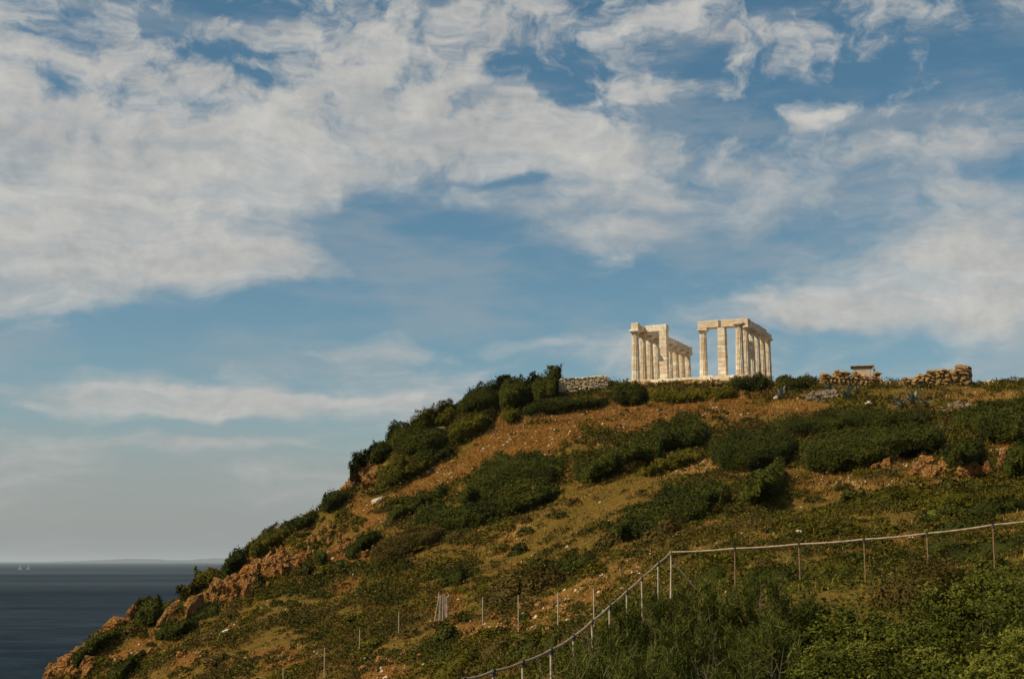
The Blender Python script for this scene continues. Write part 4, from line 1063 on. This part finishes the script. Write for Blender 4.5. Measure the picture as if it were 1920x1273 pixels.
boulder('white slab lying on the slope below the rocky nose', 708, 938, 24, 11, 'white', 4, (0, -.35, 0))
boulder('white flat stone on the lower slope near the sea', 420, 1186, 22, 9, 'white', 5, (0, -.4, 0))
boulder('tall upright grey rock standing on the sea edge', 246, 1126, 20, 38, 'orange', 6, (0, .05, .3), .8, 0)
boulder('flat-topped orange slab on the skyline near the bottom corner', 212, 1172, 40, 18, 'orange', 7, (0, -.35, 0))
boulder('leaning orange slab pointing up the slope above the sea', 316, 1150, 17, 50, 'orange', 8, (0, .62, 0), .9, .0)
boulder('big square orange rock with a dark shaded side above the sea', 367, 1136, 46, 42, 'orange', 9, (0, .1, .5))
boulder('upright brown rock of the small shelter on the ridge', 584, 1010, 20, 30, 'orange', 10)
boulder('white stone on the field below the grey stone heap', 1631, 755, 16, 8, 'white', 11)
boulder('pale stone beside the small agave left of the grey stone heap', 1457, 746, 12, 7, 'white', 12)
boulder('pale flat stone under the right-hand one of the three tall posts', 1050, 1192, 18, 7, 'white', 13)
boulder('pale stone on the tan field edge above the railing corner', 1500, 998, 20, 9, 'pale', 14)
boulder('flat pale rock in the ridge thicket', 708, 857, 24, 10, 'pale', 15)
boulder('small pale rock on the skyline thicket', 828, 803, 16, 6, 'pale', 16)
rng = np.random.default_rng(8)
# loose stones: the largest singly, the rest as a scatter too small to count
spots = [(u, v) for u, v in zip(rng.uniform(720, 1560, 400), rng.uniform(750, 905, 400))]
k = 0
STONES = []
for u, v in spots:
    c = hit(u, v)
    if c[1] < 110 or c[1] > 166 or field(A_BARE, c[0], c[1]) < .5: continue
    s = rng.uniform(.12, .30)
    o = link('loose_stone', ROCKS['white' if rng.uniform() < .6 else 'pale'][int(rng.integers(5))], None, (c[0], c[1], c[2] + s * .15), (0, rng.uniform(-.4, .4), rng.uniform(0, 6)), (s * 1.2, s, s * .7))
    STONES.append((o, 'small pale loose stone', u, v))
    tag(o, 'x', 'stone', 'loose stones on the bare slope below the temple')
    k += 1
    if k >= 75: break
single_out(STONES, UPPER)
x, y, z, pu, pvv = visible_points(60000, rng)
b_ = np.maximum(field(A_BARE, x, y), field(A_ROCK, x, y))
keep = inframe(pu, pvv) & (z > -25) & (rng.uniform(0, 1, len(x)) < np.clip(b_ - .2, .03, 1) * .5) & ~((pu > 1150) & (pu < 1460) & (pvv < 730))
x, y, z = x[keep][:7000], y[keep][:7000], z[keep][:7000]
octa = np.array([[1, 0, 0], [-1, 0, 0], [0, 1, 0], [0, -1, 0], [0, 0, .7], [0, 0, -.6]], float)
of = np.array([[0, 2, 4], [2, 1, 4], [1, 3, 4], [3, 0, 4], [2, 0, 5], [1, 2, 5], [3, 1, 5], [0, 3, 5]])
n = len(x)
sc_ = np.clip(rng.lognormal(-2.75, .5, n), .03, .2)[:, None, None] * rng.uniform(.7, 1.3, (n, 1, 3))
an = rng.uniform(0, 6.28, n); ca, sa = np.cos(an)[:, None], np.sin(an)[:, None]
o3 = octa[None] * sc_ + rng.normal(0, .012, (n, 6, 3))
Vx = o3[:, :, 0] * ca - o3[:, :, 1] * sa + x[:, None]; Vy = o3[:, :, 0] * sa + o3[:, :, 1] * ca + y[:, None]; Vz = o3[:, :, 2] + z[:, None] + .02
o = link('gravel', mesh_np('gravel', np.stack([Vx, Vy, Vz], -1).reshape(-1, 3), (of[None] + (np.arange(n) * 6)[:, None, None]).reshape(-1, 3), RUBBLE_PALE))
tag(o, 'stony gravel strewn over the bare slopes', 'gravel', kind='stuff')

# ------------------------------------------------------------------ agaves
def agave(label, u, v, size, seed, stalk=None):
    rnd = random.Random(seed)
    c = hit(u, v)
    root = empty('agave', tuple(c)); tag(root, label, 'agave')
    for i in range(rnd.randint(15, 19)):
        a = i * 2.4 + rnd.uniform(-.2, .2); el = R(rnd.uniform(15, 80)); L = size * rnd.uniform(.75, 1.1); w = size * .12
        bm = bmesh.new()
        prev = None
        for s in range(6):
            t = s / 5; e = el - .35 * t * t * (1.2 - math.sin(el))
            rr, zz = L * t * math.cos(e), L * t * math.sin(e)
            ww = w * (.8 + .9 * t) * (1 - t) ** .6 + .004
            dx, dy = math.cos(a), math.sin(a)
            row = [bm.verts.new((dx * rr - dy * k_ * ww, dy * rr + dx * k_ * ww, zz + (.35 * ww if k_ else 0))) for k_ in (-1, 0, 1)]
            if prev:
                for q_ in (0, 1): bm.faces.new((prev[q_], prev[q_ + 1], row[q_ + 1], row[q_]))
            prev = row
        me = from_bm('leaf', bm, LEAF_AGAVE)
        at = me.attributes.new('tint', 'FLOAT', 'POINT'); val = rnd.uniform(.1, .9)
        at.data.foreach_set('value', [val] * len(me.vertices))
        link('leaf', me, root)
    if stalk:
        bm = bmesh.new(); tube_bm(bm, (0, 0, 0), (stalk[0], 0, stalk[1]), .07, .03, 6)
        link('stalk', from_bm('stalk', bm, BARK), root)
agave('dark agave left of the grey stone heap', 1466, 748, 1.5, 1)
agave('largest blue-green agave right of the grey stone heap', 1590, 752, 1.75, 2)
agave('small agave above the grey stone heap', 1556, 735, 1.1, 3)
agave('small agave on the grass above the largest one', 1606, 738, .95, 4)
agave('broad low agave next to the leaning stalk', 1712, 758, 1.75, 5)
agave('small agave left of the broad low one', 1682, 760, 1.1, 6)
agave('withered agave with a tall dark leaning stalk', 1737, 764, 1.0, 7, (-.8, 2.6))
agave('pale little agave below the leaning stalk', 1690, 768, .95, 8)
# thin saplings and dead stalks on the skyline
def sapling(label, u, v, h, crown, seed):
    c = hit(u, v); c = c + np.array([0, .3, 0]); c[2] = float(ground(c[0], c[1]))
    root = empty('sapling', tuple(c)); tag(root, label, 'sapling')
    bm = bmesh.new(); rnd = random.Random(seed)
    tube_bm(bm, (0, 0, -.1), (rnd.uniform(-.1, .1), 0, h), .035, .015, 6)
    link('trunk', from_bm('trunk', bm, BARK), root)
    if crown:
        rg = np.random.default_rng(seed)
        Pn = rg.normal(0, 1, (160, 3)) * crown * .45 + [0, 0, h]
        V, Fq = leaf_quads(Pn, Pn - [0, 0, h], .13, .6, .7, rg)
        link('crown', mesh_np('crown', V, Fq, LEAF_DARK, tint=np.repeat(rg.uniform(.1, .7, 160), 4)), root)
sapling('lone little sapling with a round crown on the seaward skyline', 781, 790, 1.5, .42, 1)
sapling('thin bare dead stalk on the skyline left of the lone sapling', 759, 792, 1.3, 0, 2)
sapling('shorter dead stalk beside the thin bare one on the skyline', 764, 795, .9, 0, 3)
sapling('wispy bush tip on the skyline above the rocky nose', 642, 876, .6, .3, 4)

# ------------------------------------------------------------------ railing, posts, bundle of poles
def metal(name, a, b_, rough=.6):
    m, N = material(name)
    n = N.noise(coords(N), 6, 6, .65)
    finish(N, N.mix(N.ramp(n, .4, .65), a, b_), rough, n, .2, .004, .3)
    return m
PIPE = metal('pale_pipe', (.33, .25, .155), (.20, .135, .07))
RUST = metal('rusty_post', (.15, .085, .04), (.26, .16, .08), .8)
PALEPOST = metal('pale_post', (.44, .38, .27), (.30, .23, .14), .8)
CLAMP = metal('dark_clamp', (.03, .03, .028), (.06, .05, .04))
RAIL = [(1990, 968, 44), (1862, 984, 45), (1738, 1000, 46), (1620, 1011, 47), (1498, 1020, 48), (1378, 1028, 49), (1258, 1035, 50), (1234, 1056, 48), (1203, 1083, 45.5), (1175, 1108, 43),
        (1143, 1136, 40.5), (1110, 1164, 38), (1075, 1193, 35.5), (1033, 1218, 33), (980, 1241, 30.5), (925, 1258, 28), (870, 1274, 26), (810, 1292, 24)]
tops = [Vector(pt(*r)) for r in RAIL]
o0 = tops[6].copy(); o0.z = float(ground(o0.x, o0.y))
rail = empty('pipe_railing', o0)
tag(rail, 'pale pipe railing on thin rusty posts, bending downhill at a corner', 'railing')
for i, (a, b) in enumerate(zip(tops, tops[1:])):
    bm = bmesh.new()
    n = 4
    pts_ = [a.lerp(b, k / n) + Vector((0, 0, -.025 * math.sin(math.pi * k / n))) for k in range(n + 1)]
    for p0, p1 in zip(pts_, pts_[1:]): tube_bm(bm, p0 - o0, p1 - o0, .031, .031, 8)
    link('rail', from_bm('rail', bm, PIPE), rail)
for i, t in enumerate(tops):
    g = float(ground(t.x, t.y)); base = Vector((t.x + random.uniform(-.03, .03), t.y, g - .2))
    bm = bmesh.new(); tube_bm(bm, base - o0, t - o0 - Vector((0, 0, .03)), .028, .028, 8)
    link('post', from_bm('post', bm, RUST if i < 6 else PALEPOST), rail)
    bm = bmesh.new(); tube_bm(bm, t - o0 - Vector((0, 0, .09)), t - o0 + Vector((0, 0, .045)), .05, .05, 8)
    link('clamp', from_bm('clamp', bm, CLAMP if i != 6 else PIPE), rail)
for du, dd in ((1.1, .3), (-.12, -.6)):
    e = tops[6] + Vector((du, dd, 0)); e.z = float(ground(e.x, e.y)) - .1
    bm = bmesh.new(); tube_bm(bm, tops[6] - o0 - Vector((0, 0, .25)), e - o0, .022, .022, 6)
    link('brace', from_bm('brace', bm, PALEPOST), rail)
def post_at(label, u, vt, vb, r=.028, name='fence_post', mat=PALEPOST):
    c = hit(u, vb)
    zt = ray(u, vt)[1] * c[1]
    bm = bmesh.new(); tube_bm(bm, (0, 0, -.25), (random.uniform(-.03, .03), 0, zt - c[2]), r, r, 8)
    o = link(name, from_bm(name, bm, mat), None, tuple(c))
    return tag(o, label, 'post', 'bare fence posts on the lower slope')
for lab, u, vt, vb in [('leftmost short bare post, only its top in view at the bottom edge', 531, 1252, 1290), ('bare post left at the bottom edge of the slope', 608, 1214, 1278),
                       ('bare post second from the bottom-left end of the row, in scrub', 674, 1180, 1233), ('thin bare post left of the bundle of poles', 748, 1147, 1196),
                       ('tall bare post nearest right of the bundle of poles', 905, 1119, 1190), ('middle one of the three tall bare posts', 972, 1115, 1190),
                       ('third tall bare post, right above the pale flat stone', 1046, 1110, 1192), ('bare post standing behind the bent-down part of the railing', 1114, 1104, 1180)]:
    post_at(lab, u, vt, vb)
c = hit(832, 1176); bundle = empty('pole_bundle', tuple(c))
tag(bundle, 'upright bundle of pale poles tied together on the lower slope', 'pole bundle')
rnd = random.Random(3); k = c[1] / F
for i in range(11):
    x = (-9 + 17 * i / 10) * k; t = (60 if i else 64) * k * rnd.uniform(.86, 1.0) if i else 62 * k
    bm = bmesh.new(); tube_bm(bm, (x + rnd.uniform(-.02, .02), rnd.uniform(-.06, .06), -.15), (x + rnd.uniform(-.04, .04), rnd.uniform(-.06, .06), t), .03, .028, 7)
    link('pole', from_bm('pole', bm, PALEPOST), bundle)
bm = bmesh.new(); tube_bm(bm, (-20 * k, -.1, -.1), (-9 * k, 0, 56 * k), .022, .022, 6)
link('brace', from_bm('brace', bm, PALEPOST), bundle)
tg, N = material('pink_tape'); finish(N, N.mix(N.noise(coords(N), 20), (.45, .12, .12), (.55, .22, .2)), .6)
link('tape', block_mesh('tape', tg, .10, .02, .35, 2, .01, .004), bundle, (5 * k, -.12, 28 * k), (.1, .2, 0))

# ------------------------------------------------------------------ sailing boats
SAIL, N = material('sail_cloth'); finish(N, N.mix(N.noise(coords(N), .5), (.78, .78, .74), (.84, .84, .80)), .7)
HULL, N = material('boat_hull'); finish(N, N.mix(N.noise(coords(N), .5), (.6, .6, .58), (.75, .75, .72)), .4)
def sailboat(label, u, v, hpx, rz):
    d = SEA / ray(u, v)[1]; a = ray(u, v)[0]
    h = hpx * d / F; L = h * .72
    root = empty('sailboat', (a * d, d, SEA)); root.rotation_euler = (0, 0, rz)
    tag(root, label, 'sailboat', 'sailing boats far out at sea')
    bm = bmesh.new()
    secs = []
    for i in range(9):
        t = i / 8; w = L * .15 * math.sin(math.pi * min(t * .85 + .12, 1)) + .02; x = (t - .5) * L
        secs.append([bm.verts.new((x, sgn * w * q_, z_)) for sgn, q_, z_ in ((-1, 1, L * .085), (-1, .75, 0), (0, 0, -L * .04), (1, .75, 0), (1, 1, L * .085))])
    for A, B in zip(secs, secs[1:]):
        for i in range(4): bm.faces.new((A[i], A[i + 1], B[i + 1], B[i]))
        bm.faces.new((A[4], A[0], B[0], B[4]))
    bm.faces.new(secs[0]); bm.faces.new(secs[-1][::-1])
    link('hull', from_bm('hull', bm, HULL), root)
    bm = bmesh.new(); tube_bm(bm, (0.05 * L, 0, 0), (.05 * L, 0, h), h * .008, h * .005, 8)
    link('mast', from_bm('mast', bm, HULL), root)
    for nm, tri, bel in (('mainsail', ((.03 * L, 0, .1 * h), (-.46 * L, 0, .1 * h), (.03 * L, 0, .98 * h)), .05), ('jib', ((.48 * L, 0, .06 * h), (.08 * L, 0, .1 * h), (.07 * L, 0, .85 * h)), -.04)):
        bm = bmesh.new(); A, B, C_ = [Vector(p_) for p_ in tri]
        n = 6; rows = []
        for i in range(n + 1):
            rows.append([])
            for j in range(n + 1 - i):
                p_ = A + (B - A) * (j / n) + (C_ - A) * (i / n)
                k_ = (1 - i / n - j / n); p_.y += bel * L * 6 * (i / n) * (j / n + .1) * (k_ + .1)
                rows[i].append(bm.verts.new(p_))
        for i in range(n):
            for j in range(n - i):
                bm.faces.new((rows[i][j], rows[i][j + 1], rows[i + 1][j]))
                if j + 1 < len(rows[i + 1]): bm.faces.new((rows[i][j + 1], rows[i + 1][j + 1], rows[i + 1][j]))
        link(nm, from_bm(nm, bm, SAIL), root)
sailboat('white sailing boat on the horizon, the one nearer the picture edge', 37, 1068, 12, .9)
sailboat('white sailing boat on the horizon, the one nearer the headland', 53, 1068, 12, 1.1)

# ------------------------------------------------------------------ foreground shrubs
def broom(label, u, v, d, rad_, seed, needles=15000):
    """upright shrub of thin shoots set with fine needles"""
    rg = np.random.default_rng(seed); rnd = random.Random(seed)
    a, b = ray(u, v)
    base = np.array([a * d, d, float(ground(a * d, d)) - .05])
    h = max(b * d - base[2], .9)
    root = empty('broom_shrub', tuple(base)); tag(root, label, 'shrub', 'feathery shrubs in the near corner')
    ns = 85
    az = rg.uniform(0, math.tau, ns); out = np.sqrt(rg.uniform(0, 1, ns)) * rad_
    hs = 1 + .16 * np.sin(az * 2 + seed) + .1 * np.sin(az * 5 + seed * 2)
    tip = np.stack([np.cos(az) * out * hs, np.sin(az) * out * hs, h * (1 - .55 * (out / rad_) ** 2) * rg.uniform(.55, 1.04, ns)], 1)
    st = tip * [.18, .18, 0]
    mid = (st + tip) / 2 + np.stack([np.zeros(ns), np.zeros(ns), tip[:, 2] * .06], 1) + rg.normal(0, .07, (ns, 3)) - tip * [.14, .14, 0]
    per = needles // ns
    # needles crowd towards the tips in brushes, fanning outwards
    t = (1 - np.abs(rg.normal(0, .17, (ns, per))).clip(0, .75))[..., None]
    P_ = (1 - t) ** 2 * st[:, None] + 2 * t * (1 - t) * mid[:, None] + t ** 2 * tip[:, None]
    T_ = 2 * (1 - t) * (mid - st)[:, None] + 2 * t * (tip - mid)[:, None]
    P_ = P_.reshape(-1, 3) + rg.normal(0, .045, (ns * per, 3)); T_ = T_.reshape(-1, 3); T_ /= np.linalg.norm(T_, axis=1, keepdims=True)
    dirn = T_ + rg.normal(0, .75, T_.shape); dirn /= np.linalg.norm(dirn, axis=1, keepdims=True)
    wv = np.cross(dirn, rg.normal(0, 1, T_.shape)); wv /= np.linalg.norm(wv, axis=1, keepdims=True)
    L = rg.uniform(.06, .16, len(P_))[:, None] * (d / 22) ** .4; w = .013 * (d / 20) ** .6
    V = np.stack([P_ - wv * w / 2, P_ + wv * w / 2, P_ + dirn * L + wv * w * .2, P_ + dirn * L - wv * w * .2], 1).reshape(-1, 3)
    tint = np.clip(rg.normal(.48, .1) + rg.normal(0, .17, len(P_)) + np.repeat(rg.normal(0, .16, ns), per), 0, 1)
    link('foliage', mesh_np('foliage', V, np.arange(len(V)).reshape(-1, 4), LEAF_BROOM, tint=np.repeat(tint, 4)), root)
    bm = bmesh.new()
    for i in range(0, ns, 2):
        p0, p1, p2 = Vector(st[i]), Vector(mid[i]), Vector(tip[i])
        tube_bm(bm, p0, p0.lerp(p1, .5).lerp(p1.lerp(p2, .5), .5), .014, .010, 4)
        tube_bm(bm, p0.lerp(p1, .5).lerp(p1.lerp(p2, .5), .5), p2, .010, .004, 4)
    for i in range(9):
        a_ = rnd.uniform(0, math.tau); r_ = rad_ * rnd.uniform(.1, .8); p0 = Vector((math.cos(a_) * r_ * .4, math.sin(a_) * r_ * .4, h * .3))
        p1 = Vector((math.cos(a_) * r_, math.sin(a_) * r_, h * rnd.uniform(.7, 1.06))); pm = p0.lerp(p1, .5) + Vector((rnd.uniform(-.06, .06), 0, .05))
        tube_bm(bm, p0, pm, .012, .008, 4); tube_bm(bm, pm, p1, .008, .003, 4)
        for _ in range(3):
            q0 = pm.lerp(p1, rnd.uniform(.1, .8)); tube_bm(bm, q0, q0 + Vector((rnd.uniform(-.12, .12), rnd.uniform(-.12, .12), rnd.uniform(.05, .18))), .005, .002, 3)
    link('branches', from_bm('branches', bm, TWIG), root)
def lentisk(label, u, v, d, rad_, seed, leaves=14000, mat=LEAF_LENTISK, leaf=.062):
    """dense round shrub of small oval leaves in tufts"""
    rg = np.random.default_rng(seed)
    a, b = ray(u, v)
    base = np.array([a * d, d, float(ground(a * d, d)) - .05])
    h = max(b * d - base[2], .8)
    root = empty('leafy_shrub', tuple(base)); tag(root, label, 'shrub', 'leafy shrubs in the near corner')
    # a shrub of several rounded heads, each set with leafy tufts
    nh = 7
    ha = np.arange(nh) * 2.4 + seed; hr = np.sqrt(np.linspace(.02, 1.0, nh)) * rad_
    Hc = np.stack([np.cos(ha) * hr, np.sin(ha) * hr, h * (.62 - .28 * (hr / rad_) ** 2) * rg.uniform(.85, 1.1, nh)], 1)
    hrad = rad_ * rg.uniform(.30, .46, nh)
    nt = 190
    hi = rg.integers(0, nh, nt)
    dv = rg.normal(0, 1, (nt, 3)); dv[:, 2] = np.abs(dv[:, 2]) * 1.1 - .25; dv /= np.linalg.norm(dv, axis=1, keepdims=True)
    C_ = Hc[hi] + dv * hrad[hi][:, None] * [1, 1, .8] * rg.uniform(.85, 1.08, nt)[:, None]
    C_[:, 2] = np.maximum(C_[:, 2], .1)
    Nn = dv + [0, 0, .35]
    per = leaves // nt
    tuft = rg.uniform(.05, .105, nt) * (rad_ / 1.1)
    P_ = np.repeat(C_, per, 0) + rg.normal(0, 1, (nt * per, 3)) * np.repeat(tuft, per)[:, None] * [1, 1, .7]
    V, Fq = leaf_quads(P_, np.repeat(Nn, per, 0), leaf * (d / 18) ** .5, .5, .5, rg)
    tint = np.clip(rg.normal(.45, .15) + rg.normal(0, .15, len(P_)) + np.repeat(rg.normal(0, .15, nt), per), 0, 1)
    link('foliage', mesh_np('foliage', V, Fq, mat, tint=np.repeat(tint, 4)), root)
    bm = bmesh.new(); rnd = random.Random(seed)
    for i in range(0, nt, 6): 
        e = Vector(C_[i]) * .93; m_ = Vector((e.x * .35, e.y * .35, e.z * .55))
        tube_bm(bm, Vector((e.x * .1, e.y * .1, 0)), m_, .03, .018, 5); tube_bm(bm, m_, e, .018, .006, 5)
    link('branches', from_bm('branches', bm, BARK), root)
BR = [(1180, 1128, 27, 1.0, 'feathery shrub hiding the foot of the bent-down railing'), (1250, 1105, 30, 1.1, 'feathery shrub just below the railing corner'), (1335, 1098, 30, 1.1, 'feathery shrub under the first railing span right of the corner'),
      (1415, 1080, 30, 1.1, 'feathery shrub under the second railing span right of the corner'), (1480, 1092, 27, 1.0, 'feathery shrub left of the brown-topped dome shrub'), (1118, 1182, 25, .9, 'outermost feathery shrub, crossing the railing where it dips'),
      (1160, 1190, 20, 1.0, 'second feathery shrub from the lower railing, near row'), (1250, 1165, 21, 1.0, 'feathery shrub in the middle of the near thicket'), (1345, 1155, 21, 1.0, 'feathery shrub with bare stems right of the thicket middle'), (1440, 1150, 21, 1.0, 'feathery shrub bordering the leafy shrubs'),
      (1100, 1235, 17, .9, 'feathery shrub at the bottom edge beside the railing end'), (1190, 1232, 15.5, .9, 'feathery shrub at the bottom edge, second from the railing end'), (1290, 1222, 15.5, .95, 'feathery shrub at the bottom edge, third from the railing end'), (1395, 1215, 15.5, .95, 'feathery shrub at the bottom edge next to the leafy shrubs')]
for i, (u, v, d, r_, lab) in enumerate(BR): broom(lab, u, v, d, r_, 900 + i)
LE = [(1560, 1105, 27, 1.2, 'leafy shrub between the feathery thicket and the brown-topped dome shrub'), (1880, 1062, 29, 1.5, 'leafy shrub at the right edge under the railing end'), (1640, 1118, 24, 1.0, 'small leafy shrub in front of the brown-topped dome shrub'),
      (1840, 1090, 23, 1.3, 'leafy shrub right of the brown-topped dome shrub'), (1920, 1110, 19, 1.2, 'bright leafy shrub cut by the right edge, half-way down'), (1720, 1135, 20, 1.2, 'sunlit leafy shrub below the brown-topped dome shrub'), (1610, 1160, 19, 1.1, 'leafy shrub left of the sunlit one below the dome shrub'),
      (1520, 1180, 17.5, 1.0, 'leafy shrub touching the feathery thicket, near row'), (1650, 1205, 15, 1.0, 'leafy shrub near the bottom edge, left of the middle'), (1775, 1175, 16, 1.05, 'bright leafy shrub near the bottom edge below the sunlit one'), (1885, 1165, 15, 1.0, 'leafy shrub near the bottom right corner'),
      (1560, 1238, 13, .8, 'leafy shrub cut by the bottom edge, first from the feathery thicket'), (1700, 1242, 12.5, .8, 'leafy shrub cut by the bottom edge, second from the feathery thicket'), (1840, 1232, 12.5, .85, 'leafy shrub cut by the bottom edge next to the corner')]
for i, (u, v, d, r_, lab) in enumerate(LE): lentisk(lab, u, v, d, r_, 950 + i)
shrub('brown-topped grey dome shrub between the leafy shrubs and the railing', [(1730, 1096, 88, 42)], G_, h_fac=.95, hmax=2.4, leaf=.08, dens=420, wind=.15)
# dark undergrowth filling the ground between the near shrubs
rng = np.random.default_rng(21)
y = rng.uniform(9, 60, 36000); u = rng.uniform(850, 2150, 36000); x = (u - 960) / F * y
keep = (x > .2 + .02 * y) | (y > 34)
x, y = x[keep], y[keep]
z = ground(x, y) + np.abs(rng.normal(0, .16, len(x))) * np.clip(y / 30, .6, 1)
V, Fq = leaf_quads(np.stack([x, y, z], 1), np.tile([0, -.3, .7], (len(x), 1)), np.clip(y / 22, .7, 2.2) * .08, .5, .7, rng)
tag(link('undergrowth', mesh_np('undergrowth', V, Fq, LEAF_LENTISK, tint=np.repeat(np.clip(rng.normal(.3, .22, len(x)), 0, 1), 4))), 'dark undergrowth between the near shrubs', 'undergrowth', kind='stuff')
